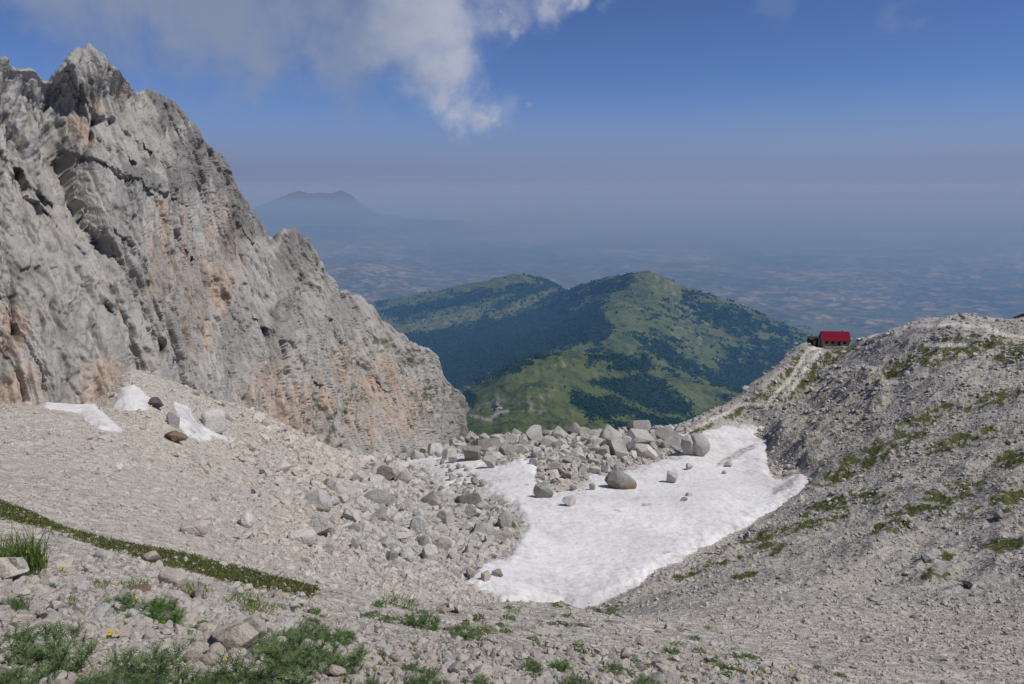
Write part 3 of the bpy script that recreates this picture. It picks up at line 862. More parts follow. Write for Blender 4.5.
# the plain with its fields
pxs = np.linspace(-1.3, 1.3, 420); pys = np.exp(np.linspace(math.log(2500), math.log(130000), 520))
PA, PY = np.meshgrid(pxs, pys); PX = PA * PY
PZ = -2180 + sstep(4000, 11000, PY) * (150 * fbm2(PX / 4200, PY / 4200, 6, 501, .55, ridged=True) + 40 * fbm2(PX / 900, PY / 900, 4, 511, .5, ridged=True))
far_m = np.exp(-((PA + .272) / .05) ** 2) * np.exp(-((PY - 44000) / 6000) ** 2) * 900 + np.exp(-((PA + .08) / .1) ** 2) * np.exp(-((PY - 36000) / 3000) ** 2) * 380
far_m += np.exp(-((PA + .218) / .026) ** 2) * np.exp(-((PY - 42000) / 5000) ** 2) * 620 + np.exp(-((PA + .33) / .06) ** 2) * np.exp(-((PY - 40000) / 5000) ** 2) * 520 + np.exp(-((PA + .22) / .13) ** 2) * np.exp(-((PY - 41000) / 5000) ** 2) * 620
far_m += np.exp(-((PA + .26) / .14) ** 2) * np.exp(-((PY - 30000) / 6000) ** 2) * 500 + np.exp(-((PA + .2) / .1) ** 2) * np.exp(-((PY - 17000) / 3000) ** 2) * 260
PZ = PZ + far_m * (1 + .42 * fbm2(PX / 2600, PY / 5000, 5, 521, .55, ridged=True))
pm = NT('farmland')
pp = pm.pos(0.001)
f1_ = pm.n('ShaderNodeTexVoronoi', {'Vector': pp, 'Scale': 3.6}); f2_ = pm.n('ShaderNodeTexVoronoi', {'Vector': pp, 'Scale': 9.5})
s1_ = pm.n('ShaderNodeSeparateColor', {0: f1_.outputs['Color']}); s2_ = pm.n('ShaderNodeSeparateColor', {0: f2_.outputs['Color']})
clus = pm.noise(pp, 0.22, 6, 0.65)
fld = pm.math('ADD', pm.math('MULTIPLY', s1_.outputs[0], 0.25), pm.math('ADD', pm.math('MULTIPLY', s2_.outputs[0], 0.35), pm.math('MULTIPLY', clus, 0.9)))
pc = pm.ramp(fld, [(0.45, (0.026, 0.040, 0.018)), (0.66, (0.05, 0.066, 0.03)), (0.80, (0.10, 0.095, 0.055)), (0.93, (0.18, 0.15, 0.10)), (1.0, (0.27, 0.23, 0.16))])
pz_ = pm.n('ShaderNodeSeparateXYZ', {0: pm.n('ShaderNodeNewGeometry').outputs['Position']}).outputs[2]
pc = pm.mix(pm.rng(pz_, -1800, -1300), pc, (0.03, 0.045, 0.035))
M_PLAIN = pm.bsdf(pc, 0.95, None, 0.05)
link('plain', mesh_np('plain', np.stack([PX, PY, PZ], -1).reshape(-1, 3), grid_faces(*PX.shape)[:, ::-1] * 1, True), M_PLAIN, kind='structure')

# summer haze: a thick lower layer over the plain and a thinner upper one, both standing well beyond the pass
HAZE_A = 1.0


def haze(name, y0, y1, z0, z1, dens, colr, lab, ab=None):
    v = [(x, y, z) for z in (z0, z1) for y, hw in ((y0, y0 * 1.6 + 3000), (y1, y1 * 1.6)) for x in (-hw, hw)]
    f = [(0, 2, 3, 1), (4, 5, 7, 6), (0, 1, 5, 4), (2, 6, 7, 3), (0, 4, 6, 2), (1, 3, 7, 5)]
    m = NT('haze'); 
    vs = m.n('ShaderNodeVolumeScatter', {'Color': colr, 'Density': dens, 'Anisotropy': 0.0})
    va = m.n('ShaderNodeVolumeAbsorption', {'Color': (0.30, 0.52, 1.0), 'Density': dens * (HAZE_ABS if ab is None else ab)})
    ad = m.n('ShaderNodeAddShader', {0: vs, 1: va})
    m.t.links.new(ad.outputs[0], m.out.inputs['Volume'])
    m.m.cycles.homogeneous_volume = True
    link(name, mesh_np(name, v, f, False), m.m, label=lab, cat='haze', kind='stuff', group='layers of summer haze')


HAZE_ABS = 0.30
haze('haze', 1250, 120000, -2400, -350, 8.0e-5, (0.25, 0.52, 1.0), 'blue summer haze lying over the hills and the plain')
haze('haze', 14500, 120000, -2390, -360, 2.2e-5, (0.72, 0.78, 1.0), 'dense grey blue haze veiling the distant plain')
for z0_, z1_, de_, y0_ in ((-349, -150, 5.2e-5, 9000), (-149, 30, 3.9e-5, 11000), (31, 200, 2.9e-5, 17000), (201, 300, 1.6e-5, 27000), (301, 420, 1.0e-5, 30000), (421, 560, .6e-5, 34000), (561, 740, .35e-5, 38000), (741, 950, .2e-5, 42000), (951, 1250, .1e-5, 46000)):
    haze('haze', y0_, 120000, z0_, z1_, de_, (0.50, 0.69, 1.0), 'pale thinning layer of haze along the horizon before the far mountain', .36 if z0_ < 200 else .26)

# ------------------------------------------------------------------ boulders and stones
def rock_np(sub, seed, flat=.7, cuts=12, rough=.06, tall=1.0):
    r = np.random.default_rng(seed)
    v, f = ico(sub)
    v = v * np.array([1.0, r.uniform(.7, .95), flat]) * 1.0
    for k in range(cuts):
        n = r.normal(0, 1, 3); n /= np.linalg.norm(n)
        d = r.uniform(.42, .8) * np.linalg.norm(n * np.array([1, .85, flat]))
        over = v @ n - d
        v = v - np.where(over > 0, over * .96, 0)[:, None] * n
    if rough:
        nn_ = fbm3(v[:, 0] * 2.2 + seed, v[:, 1] * 2.2, v[:, 2] * 2.2, 4, seed, .55)
        v = v * (1 + rough * 2 * nn_)[:, None]
    e = np.abs(v).max(0)
    v = v / np.array([e[0], e[0], e[0]])
    v[:, 2] *= tall
    return v, f


def rock_mat(name, lo, mid, hi, stain=None, objrand=True, attr=None):
    m = NT(name)
    p = m.pos(1.0)
    a = m.noise(p, 0.45, 9, 0.7); b = m.noise(p, 5.0, 8, 0.7)
    t = m.math('ADD', m.math('MULTIPLY', a, .6), m.math('MULTIPLY', b, .4))
    if objrand:
        t = m.math('ADD', t, m.math('MULTIPLY', m.math('SUBTRACT', m.n('ShaderNodeObjectInfo').outputs['Random'], .5), .26))
    if attr:
        t = m.math('ADD', t, m.math('MULTIPLY', m.math('SUBTRACT', m.attr(attr), .5), .3))
    c = m.ramp(t, [(.3, lo), (.5, mid), (.7, hi)])
    if attr:
        wv = m.attr('warm')
        c = m.mix(wv, c, m.mix(t, (0.40, 0.345, 0.285), (0.67, 0.62, 0.54)))
    if stain:
        g = m.n('ShaderNodeTexCoord').outputs['Object']
        z = m.n('ShaderNodeSeparateXYZ', {0: g}).outputs[2]
        c = m.mix(m.rng(m.math('ADD', z, m.math('MULTIPLY', a, .5)), -.05, .2, 1, 0), c, stain)
    crk = m.n('ShaderNodeTexVoronoi', {'Vector': p, 'Scale': .8}, feature='DISTANCE_TO_EDGE').outputs[0]
    hgt = m.math('ADD', m.math('ADD', a, m.math('MULTIPLY', b, .5)), m.rng(crk, 0, .05, -.25, 0))
    return m.bsdf(c, .93, m.bump(hgt, .8, .35), .12)


M_BOULD = rock_mat('grey_limestone', (.25, .242, .228), (.41, .395, .37), (.53, .515, .49))
M_BSTAIN = rock_mat('stained_limestone', (.20, .193, .182), (.335, .322, .303), (.45, .435, .41), (.21, .155, .115))
M_BWARM = rock_mat('warm_limestone', (.26, .225, .195), (.41, .36, .315), (.53, .48, .43))
M_RUST = rock_mat('rusty_limestone', (.12, .085, .06), (.26, .185, .13), (.42, .36, .31))
M_DARK = rock_mat('dark_rock', (.05, .048, .046), (.09, .085, .08), (.16, .15, .14))
M_PALE = rock_mat('pale_limestone', (.40, .375, .345), (.52, .49, .455), (.62, .60, .57))
M_STONES = rock_mat('loose_stone', (.27, .258, .24), (.43, .412, .385), (.56, .54, .51), None, False, 'tone')

BM = []
for k in range(14):
    v, f = rock_np(4, 100 + k, flat=[.62, .7, .8, .55][k % 4], cuts=8 + k % 7, rough=[.05, .09, .12][k % 3])
    BM.append(mesh_np('boulder', v, f, False))


def put_rock(name, px, py, wpx, hpx, mesh, mat, label, cat='boulder', group=None, rot=None, sink=.22, tilt=None, depth=.85):
    """py is the pixel of its foot"""
    p = hit(px, py)
    m = mesh
    if m.materials and m.materials[0] != mat:
        m = mesh.copy(); m.materials[0] = mat
    o = link(name, m, mat, label=label, cat=cat, group=group)
    sx_ = .5 * wpx * p[1] / F
    zz = max(abs(c) for c in (m.vertices[0].co.z,)) 
    zs = np.empty(len(m.vertices) * 3); m.vertices.foreach_get('co', zs); zs = np.abs(zs.reshape(-1, 3)[:, 2]).max()
    sz = .5 * hpx * p[1] / F / zs * 1.12
    o.scale = (sx_, sx_ * depth, sz)
    o.location = (p[0], p[1] + sx_ * .5, p[2] + sz * zs * (1 - 2 * sink))
    o.rotation_euler = (tilt or (0, 0, 0))[0], (tilt or (0, 0, 0))[1], (rot if rot is not None else random.uniform(0, 6.28))
    return o


BOX = []
for k in range(3):      # squarer blocks
    r_ = np.random.default_rng(900 + k); v, f = ico(5)
    v = v * 1.25 * np.array([1, .85, .7])
    for n in np.concatenate([np.eye(3), -np.eye(3), np.eye(3) + .6, r_.normal(0, 1, (4, 3))]):
        n = n + r_.normal(0, .22, 3); n = n / np.linalg.norm(n)
        d = r_.uniform(.58, .72) * np.max(v @ n); ovr = v @ n - d
        v = v - np.where(ovr > 0, ovr * .97, 0)[:, None] * n
    v *= (1 + .05 * fbm3(v[:, 0] * 2 + k * 5, v[:, 1] * 2, v[:, 2] * 2, 4, k))[:, None]
    BOX.append(mesh_np('block', v / np.abs(v[:, 0]).max(), f, False))
# the wedge shaped boulder and the double boulder lying in the snow
v, f = ico(5)
w_ = v.copy(); s_ = np.clip((1 - w_[:, 2]) / 2, 0.02, 1) ** .8
w_[:, 0] = w_[:, 0] * s_ * 1.25 + -.25 * w_[:, 2]; w_[:, 1] *= s_; w_[:, 2] *= .75
r_ = np.random.default_rng(5)
for k in range(7):
    n = r_.normal(0, 1, 3); n /= np.linalg.norm(n); d_ = .84 * np.max(w_ @ n); ov = w_ @ n - d_
    w_ -= np.where(ov > 0, ov * .95, 0)[:, None] * n
w_ *= (1 + .09 * fbm3(w_[:, 0] * 2.5, w_[:, 1] * 2.5, w_[:, 2] * 2.5, 5, 8))[:, None]
WEDGE = mesh_np('wedge', w_ / np.abs(w_[:, 0]).max(), f, False)
d_ = v.copy(); d_[:, 2] *= .78; d_[:, 1] *= .85
for k in range(10):
    n = r_.normal(0, 1, 3); n /= np.linalg.norm(n); dd = .82 * np.max(d_ @ n); ov = d_ @ n - dd
    d_ -= np.where(ov > 0, ov * .9, 0)[:, None] * n
xx = d_[:, 0] + .18 * d_[:, 2]
d_ *= (1 - .2 * np.exp(-((xx + .16) / .09) ** 2) * sstep(-.2, .8, -d_[:, 1] + d_[:, 2] * .4 + .3))[:, None]
d_ *= (1 + .07 * fbm3(d_[:, 0] * 2.5, d_[:, 1] * 2.5, d_[:, 2] * 2.5, 5, 18))[:, None]
DOUBLE = mesh_np('double', d_ / np.abs(d_[:, 0]).max(), f, False)
# thin slab
v4, f4 = ico(4)
s_ = np.sign(v4) * np.abs(v4) ** .55; s_ = s_ / np.abs(s_).max() * np.array([1, .7, .22])
s_ *= (1 + .12 * fbm3(v4[:, 0] * 2, v4[:, 1] * 2, v4[:, 2] * 2, 4, 77))[:, None]
SLAB = mesh_np('slab', s_ / np.abs(s_[:, 0]).max(), f4, False)

NAMED = [
    (696, 456, 33, 25, DOUBLE, M_BOULD, 'great rounded double boulder cleft down its middle on the upper snow', 0),
    (620, 489, 38, 26, WEDGE, M_BSTAIN, 'grey wedge shaped boulder with brown stained foot in the snow', 0),
    (672, 483, 17, 16, BM[3], M_BOULD, 'upright boulder alone on the snow below the double boulder', None),
    (689, 470, 10, 8, BM[5], M_BOULD, 'small grey boulder just under the double boulder', None),
    (729, 467, 12, 6, BM[2], M_BWARM, 'low warm grey boulder amid the dirt streak on the snow', None),
    (724, 474, 7, 5, BM[7], M_BWARM, 'very small boulder just below the dirt streak on the snow', None),
    (684, 501, 9, 4, BM[8], M_BWARM, 'flat boulder half melted out on the open middle snow', None),
    (689, 496, 6, 4, BM[1], M_BOULD, 'little boulder touching a flat one on the open middle snow', None),
    (646, 461, 27, 20, BOX[1], M_PALE, 'broad pale flat faced boulder at the right end of the rock barrier', .5),
    (611, 445, 34, 24, WEDGE, M_BOULD, 'large grey triangular boulder topping the rock barrier', .6),
    (641, 434, 24, 16, BOX[0], M_BOULD, 'square cut grey block standing on the skyline of the barrier', .2),
    (659, 434, 18, 10, BOX[2], M_BOULD, 'long low block beside the square cut block on the skyline', .1),
    (570, 506, 19, 12, BM[4], M_BOULD, 'oval grey boulder on the snow below the rock tongue', None),
    (592, 490, 8, 9, BM[6], M_BOULD, 'small upright boulder left of the wedge shaped boulder', None),
    (596, 474, 18, 9, BM[9], M_BOULD, 'low dark boulder behind the wedge shaped boulder', None),
    (544, 498, 22, 19, BOX[1], M_BOULD, 'blocky grey boulder at the lower tip of the rock tongue', .8),
    (491, 468, 18, 15, BM[10], M_BOULD, 'round grey boulder alone on the upper left snow', None),
    (404, 487, 21, 23, BM[11], M_BSTAIN, 'tall rounded boulder with a rust brown underside left of the snow', .5),
    (378, 507, 34, 17, BM[0], M_BOULD, 'wide pale topped boulder on the scree left of the snow', .2),
    (431, 510, 30, 22, WEDGE, M_BOULD, 'peaked grey boulder with dark left face at the snow edge', 2.6),
    (446, 527, 21, 20, BM[12], M_BOULD, 'smooth egg shaped boulder on the scree beside the snow', None),
    (483, 513, 21, 14, BM[13], M_BOULD, 'slanting long boulder at the edge of the rubble tongue', .5),
    (494, 513, 10, 8, BM[2], M_BWARM, 'small round boulder right of the slanting long boulder', None),
    (521, 530, 12, 7, BM[5], M_BWARM, 'beige boulder alone on the snow right of the rubble tongue', None),
    (469, 557, 20, 18, WEDGE, M_BWARM, 'pinkish pointed boulder at the lower left snow margin', 1.4),
    (497, 557, 17, 12, BM[1], M_BWARM, 'pinkish rounded boulder right of the pointed one at the snow margin', None),
    (480, 568, 12, 8, BM[4], M_BWARM, 'small pinkish boulder on the snow between the pointed boulder and the lowest row', None),
    (471, 578, 14, 12, BM[6], M_BWARM, 'left one of the lowest row of three pinkish boulders', None),
    (485, 581, 15, 11, BM[9], M_BWARM, 'middle one of the lowest row of three pinkish boulders', None),
    (497, 577, 15, 9, BM[3], M_BWARM, 'right one of the lowest row of three pinkish boulders', None),
    (466, 533, 18, 11, BM[8], M_BOULD, 'squat boulder right of the egg shaped boulder', None),
    (391, 564, 15, 17, BOX[2], M_BOULD, 'dark sided upright block on the lower scree', .9),
    (454, 463, 14, 8, BM[7], M_BOULD, 'flat boulder alone on the highest left tongue of snow', None),
    (483, 486, 10, 8, BM[0], M_BOULD, 'pebble round boulder in the narrow snow between two rubble tongues', None),
    (461, 452, 24, 11, BM[9], M_BOULD, 'long overhanging boulder at the left end of the barrier', .3),
    (487, 454, 31, 18, BOX[0], M_BOULD, 'big broken block at the left end of the barrier', .4),
    (516, 437, 16, 11, WEDGE, M_BOULD, 'pointed pale boulder peaking on the skyline left of centre', .4),
    (172, 428, 14, 26, BM[3], M_BOULD, 'tall leaning grey slab between two snow patches', .4),
    (155, 410, 15, 13, BM[5], M_DARK, 'dark rock at the right tip of the middle snow patch', None),
    (212, 431, 24, 24, SLAB, M_PALE, 'broad pale slab tilted against the scree right of the snow patches', .7),
    (175, 444, 28, 13, BM[8], M_RUST, 'rust orange boulder on the upper scree below the leaning slab', 0),
    (116, 470, 18, 6, BM[0], M_PALE, 'flat whitish boulder in the middle of the smooth scree', None),
    (246, 527, 24, 16, BM[2], M_PALE, 'pale rounded boulder in the lower scree above the turf edge', None),
    (192, 535, 30, 13, SLAB, M_BWARM, 'flat pale slab lying just beyond the turf edge', .3),
    (300, 545, 30, 14, SLAB, M_PALE, 'wide pale slab on the lower right scree', .2),
    (1000, 520, 16, 10, BM[4], M_BOULD, 'grey boulder beside a dark turf patch on the right slope', None),
    (930, 564, 18, 10, BM[6], M_BOULD, 'grey boulder above a small turf patch on the right slope', None),
    (970, 590, 14, 6, BM[10], M_DARK, 'low dark boulder at the foot of the right slope', None),
]
for (px, py, wp, hp_, me, mt, lab, rot) in NAMED:
    put_rock('boulder', px, py, wp, hp_, me, mt, lab, rot=rot)

# the jumbled barrier, the rubble tongues and the coarse scree
placed = [(n[0], n[1] - n[3] * .4, n[2] * .5) for n in NAMED]


def scatter(poly, n, smin, smax, label, group, mats, gap=.62, alpha=1.6, seed=1):
    r = np.random.default_rng(seed)
    xs = [p[0] for p in poly]; ys_ = [p[1] for p in poly]
    sizes = sorted((smin * (1 - r.random() * (1 - (smin / smax) ** alpha)) ** (-1 / alpha) for _ in range(n)), reverse=True)
    done = 0
    for s in sizes:
        for _try in range(60):
            x = r.uniform(min(xs), max(xs)); y = r.uniform(min(ys_), max(ys_))
            if not in_poly(np.array([x]), np.array([y]), poly)[0]:
                continue
            if any(math.hypot(x - a, (y - b) * 1.35) < (c + s * .5) * gap for a, b, c in placed):
                continue
            placed.append((x, y, s * .5)); done += 1
            mesh = BM[r.integers(14)] if r.random() < .75 else [BOX[0], BOX[1], BOX[2], WEDGE][r.integers(4)]
            put_rock('boulder', x, y + s * .25, s, s * r.uniform(.5, .85), mesh, mats[r.integers(len(mats))], label, group=group,
                     tilt=(r.uniform(-.45, .45), r.uniform(-.45, .45)), sink=r.uniform(.22, .42))
            break
    return done


CREST = [(395, 458), (440, 446), (470, 437), (530, 431), (600, 430), (625, 440), (660, 434), (685, 436), (670, 450), (620, 458), (560, 450), (500, 456), (440, 455)]
TONGUE = [(535, 455), (590, 450), (640, 462), (610, 478), (585, 478), (578, 490), (550, 492), (535, 480)]
TONG2 = [(435, 462), (460, 462), (478, 475), (480, 492), (455, 494), (450, 478)]
LOWER = [(345, 470), (400, 460), (425, 480), (440, 497), (470, 492), (510, 512), (520, 530), (500, 548), (470, 560), (430, 560), (380, 570), (320, 545), (300, 500)]
LEFTS = [(215, 440), (290, 450), (340, 470), (300, 520), (320, 560), (280, 560), (210, 530), (170, 480)]
scatter(CREST, 125, 8, 31, 'grey boulder in the jumbled barrier along the skyline above the snow', 'boulders of the barrier above the snow', [M_BOULD, M_BOULD, M_BOULD, M_BSTAIN], .5, 1.0, 1)
scatter(TONGUE, 46, 7, 21, 'grey boulder in the rock tongue reaching down into the upper snow', 'boulders of the rock tongue in the snow', [M_BOULD], .45, 1.2, 2)
scatter(TONG2, 24, 6, 16, 'grey boulder in the small rubble island in the left part of the snow', 'boulders of the rubble island', [M_BOULD], .6, 1.4, 3)
scatter(LOWER, 70, 9, 34, 'grey boulder in the coarse rubble left of the snowfield', 'boulders of the rubble left of the snow', [M_BOULD, M_BOULD, M_PALE, M_BWARM], .58, 1.25, 4)
scatter(LEFTS, 10, 8, 22, 'pale boulder lying in the finer scree below the cliff', 'boulders in the scree below the cliff', [M_BOULD, M_BWARM, M_PALE], .9, 1.6, 5)

# uncountable loose stones
ww = np.abs(np.gradient(TPY, axis=0)) * np.abs(np.gradient(TPX, axis=1))
inframe = (TPX > -30) & (TPX < 1054) & (TPY > 300) & (TPY < 720) & VIS


def stones_mesh(name, wgt, n, size_fn, templates, label, seed, warm_fn):
    r = np.random.default_rng(seed)
    pr = (wgt * inframe).ravel(); pr = pr / pr.sum()
    idx = r.choice(pr.size, n, p=pr)
    x0 = TX.ravel()[idx]; y0 = TY.ravel()[idx]; z0 = TZ.ravel()[idx]
    jw = y0 / F * .7
    x = x0 + r.normal(0, 1, n) * jw; y = y0 + r.normal(0, 1, n) * jw * 1.5
    # stay on the ground after the shift: follow the smooth slope from the sampled point
    z = z0 + smooth_h(x, y) - smooth_h(x0, y0)
    s = size_fn(r, idx, y0)
    which = r.integers(0, len(templates), n)
    Vs, Fs, Ts, Ws, base = [], [], [], [], 0
    tone = r.random(n); warmv = warm_fn(idx, r)
    for t, (tv, tf) in enumerate(templates):
        m = np.nonzero(which == t)[0]
        k = len(m)
        q = r.normal(0, 1, (k, 3)) * np.array([.35, .35, 0]); q[:, 2] = r.uniform(0, 6.28, k)
        cx_, sx__ = np.cos(q[:, 0]), np.sin(q[:, 0]); cy_, sy__ = np.cos(q[:, 1]), np.sin(q[:, 1]); cz_, sz__ = np.cos(q[:, 2]), np.sin(q[:, 2])
        Rm = np.empty((k, 3, 3))
        Rm[:, 0] = np.stack([cz_ * cy_, cz_ * sy__ * sx__ - sz__ * cx_, cz_ * sy__ * cx_ + sz__ * sx__], -1)
        Rm[:, 1] = np.stack([sz__ * cy_, sz__ * sy__ * sx__ + cz_ * cx_, sz__ * sy__ * cx_ - cz_ * sx__], -1)
        Rm[:, 2] = np.stack([-sy__, cy_ * sx__, cy_ * cx_], -1)
        sc3 = s[m][:, None] * np.stack([r.uniform(.8, 1.25, k), r.uniform(.7, 1.1, k), r.uniform(.7, 1.2, k)], -1)
        vv = np.einsum('kij,kvj->kvi', Rm, tv[None] * sc3[:, None])
        vv += np.stack([x[m], y[m], z[m] + .12 * s[m]], -1)[:, None]
        Vs.append(vv.reshape(-1, 3)); Fs.append((tf[None] + (np.arange(k) * len(tv))[:, None, None]).reshape(-1, 3) + base)
        Ts.append(np.repeat(tone[m], len(tv))); Ws.append(np.repeat(warmv[m], len(tv)))
        base += k * len(tv)
    me = mesh_np(name, np.concatenate(Vs), np.concatenate(Fs), False, {'tone': np.concatenate(Ts), 'warm': np.concatenate(Ws)})
    return link(name, me, M_STONES, kind='stuff', label=label, cat='stones')


T12 = [rock_np(1, 300 + k, .65, 7, 0) for k in range(10)]
T42 = [rock_np(2, 330 + k, [.42, .55, .75][k % 3], 11, .0) for k in range(12)]
gfl = GRASS.ravel(); wfl = WARM.ravel(); rfl = wright.ravel(); bfl = wbarr.ravel()
coarse = (.55 + 1.5 * wbarr + .55 * sstep(-.1, .5, fbm2(TX / 18, TY / 18, 4, 601)) + .75 * sstep(150, 330, TPX) * (1 - wright) * sstep(640, 520, TPX))
coarse *= 1 - .45 * (1 - sstep(120, 260, TPX))
cfl = coarse.ravel()
wf = ww * wfar * (1 - .96 * wsnow) * (1 - GRASS) * (1 - .85 * PATHM) * (.5 + .5 * coarse) * (1 + .3 * wright)


def sz_far(r, idx, y0):
    s = .75 * (1 - r.random(len(idx)) * .988) ** (-.52) * (.45 + .6 * cfl[idx])
    return np.clip(s, .5, 7.5) * y0 / F * (1 - .38 * rfl[idx])


def sz_near(r, idx, y0):
    s = (.9 + 1.4 * sstep(14, 5, y0)) * (1 - r.random(len(idx)) * .985) ** (-.42)
    return np.clip(s, .8, 13) * y0 / F


stones_mesh('scree', wf, 72000, sz_far, T12, 'grey loose scree covering the slopes around the snow', 61, lambda i, r: np.clip(wfl[i] * .9 + r.normal(0, .15, len(i)), 0, 1))
stones_mesh('gravel', ww * (1 - wfar) * (1 - .55 * GRASS), 20000, sz_near, T42, 'pinkish beige loose stones covering the near slope', 62, lambda i, r: np.clip(.75 + r.normal(0, .3, len(i)), 0, 1))

# single rocks of the near slope
M_NEAR = rock_mat('beige_limestone', (.36, .31, .255), (.53, .475, .40), (.66, .61, .535))
NR_ = [mesh_np('rock', *rock_np(4, 500 + k, [.45, .6, .35, .7][k % 4], 12, .05), False) for k in range(10)]
for (px, py, wp, hp_, me, mt, lab, rot, sink) in [
    (232, 652, 66, 42, NR_[1], M_NEAR, 'large pinkish rock with a grey right face bedded in the near slope', .3, .3),
    (2, 580, 42, 24, BOX[0], M_NEAR, 'layered beige block cut by the left edge under the grass tuft', .1, .15),
    (77, 596, 22, 12, NR_[3], M_PALE, 'white stone behind the leafy plants on the near slope', .8, .2),
    (102, 682, 28, 18, NR_[5], M_NEAR, 'angular beige rock between two thistles at the bottom', .5, .2),
    (170, 586, 34, 13, SLAB, M_NEAR, 'long pale slab slanting down the near slope', -.5, .2),
    (138, 594, 22, 7, SLAB, M_RUST, 'flat reddish slab above the dark green plant', .2, .2),
    (208, 668, 26, 13, NR_[2], M_NEAR, 'dark bottomed flat rock under the large pinkish rock', .4, .2),
    (18, 630, 26, 20, NR_[7], M_NEAR, 'rounded beige rock near the left edge above the big thistle', 1.0, .25),
    (55, 612, 20, 12, NR_[0], M_NEAR, 'low grey brown rock right of the small thistle at the left', .3, .2),
    (365, 671, 18, 11, NR_[4], M_NEAR, 'beige rock right of the spreading thistles', .9, .2),
    (125, 640, 24, 15, NR_[6], M_NEAR, 'beige rock with a dark hollow under it by the yellow flowers', 1.3, .2),
    (88, 574, 12, 12, NR_[8], M_PALE, 'small upright pale stone right of the grass tuft', .6, .2),
]:
    put_rock('rock', px, py, wp, hp_, me, mt, lab, cat='rock', rot=rot, sink=sink)
r9 = np.random.default_rng(909); pl2 = []
cnt = 0
while cnt < 150:
    x = r9.uniform(-5, 800); y = r9.uniform(535 + max(0, x) * .17, 690)
    if y < 612 and x > 330: continue
    s = 10 * (1 - r9.random() * .9) ** (-.55) * (.55 + .45 * (y - 520) / 160) * (1 - .45 * sstep(200, 600, x))
    if any(math.hypot(x - a, (y - b) * 1.5) < (s + c) * .45 for a, b, c in pl2): continue
    pl2.append((x, y, s)); cnt += 1
    put_rock('rock', x, y, s, s * r9.uniform(.4, .75), NR_[r9.integers(10)], [M_NEAR, M_NEAR, M_BWARM, M_PALE][r9.integers(4)], 'loose angular beige rock among the stones of the near slope',
             cat='rock', group='loose rocks on the near slope', sink=.2, tilt=(r9.uniform(-.3, .3), r9.uniform(-.3, .3)))
# a dark crag behind the right ridge
o = put_rock('crag', 1040, 326, 74, 30, BM[9], M_DARK, 'dark crag peeping over the ridge at the right edge', cat='crag', rot=.2, sink=.3)
_p = at(1040, 321, 300); o.location = tuple(_p); o.scale = (15, 12, 9)

# ------------------------------------------------------------------ the hut on the shoulder
def box_np(x0, x1, y0, y1, z0, z1):
    v = [(x, y, z) for z in (z0, z1) for y in (y0, y1) for x in (x0, x1)]
    return v, [(0, 2, 3, 1), (4, 5, 7, 6), (0, 1, 5, 4), (2, 6, 7, 3), (0, 4, 6, 2), (1, 3, 7, 5)]


def boxes(lst):
    V, Fq = [], []
    for b in lst:
        v, f = box_np(*b); Fq += [tuple(i + len(V) for i in q) for q in f]; V += v
    return V, Fq


def root(name, loc, rz, label, cat, group=None):
    o = bpy.data.objects.new(name, None); COL.objects.link(o); o.location = loc; o.rotation_euler.z = rz
    return tag(o, label, cat, group)


hb = at(834, 344.3, 330.0); hb[2] = max(hb[2], float(terrain_h(hb[0], hb[1])) - .4)
M_WALLS = simple('rubble_masonry', (.36, .31, .25), .95, .45, 1.4)
m = NT('red_sheet_roof'); rn = m.noise(m.opos(), 1.2, 5)
wv = m.n('ShaderNodeTexWave', {'Vector': m.opos(), 'Scale': 1.1}, bands_direction='X')
M_ROOF = m.bsdf(m.mix(rn, (.17, .009, .028), (.23, .016, .042)), .8, m.bump(wv.outputs[1], .3, .05), .05)
M_GLASS = simple('dark_glass', (.02, .022, .026), .15, .1)
M_WOODD = simple('dark_boards', (.045, .032, .024), .8, .3)
M_METAL = simple('grey_metal', (.30, .31, .33), .45, .1)
M_TARP = simple('pale_tarpaulin', (.50, .50, .62), .7, .12)
M_WHITE = simple('white_paint', (.72, .72, .70), .7, .08)
hut = root('mountain_hut', hb, R(-7), 'stone mountain hut under a steep red roof on the shoulder of the ridge', 'mountain hut')
L, D, E, RG = 5.7, 3.2, 2.5, 5.9
wl = [(-L, -D, -3), (L, -D, -3), (L, D, -3), (-L, D, -3), (-L, -D, E), (L, -D, E), (L, D, E), (-L, D, E), (-L, 0, RG - .25), (L, 0, RG - .25)]
bm_f = [(0, 1, 5, 4), (2, 3, 7, 6)]
V = wl; me = bpy.data.meshes.new('wall')
me.from_pydata(V, [], bm_f + [(3, 0, 4, 8, 7), (1, 2, 6, 9, 5)]); me.update()
link('wall', me, M_WALLS, hut)
ov = .45; sl_ = (RG - E) / D
rv = []
for s in (-1, 1):
    y1 = s * (D + ov); z1 = E - ov * sl_
    rv += [(-L - .5, 0, RG), (L + .5, 0, RG), (L + .5, y1, z1), (-L - .5, y1, z1), (-L - .5, 0, RG + .16), (L + .5, 0, RG + .16), (L + .5, y1, z1 + .16), (-L - .5, y1, z1 + .16)]
rf = []
for k in (0, 8):
    rf += [tuple(i + k for i in q) for q in [(0, 1, 2, 3), (4, 7, 6, 5), (0, 4, 5, 1), (2, 6, 7, 3), (1, 5, 6, 2), (0, 3, 7, 4)]]
ro = link('roof', mesh_np('roof', rv, rf, False), M_ROOF, hut)
link('chimney', mesh_np('chimney', *boxes([(3.0, 3.7, .6, 1.3, RG - 1.6, RG + .6)]), False), M_WALLS, ro)
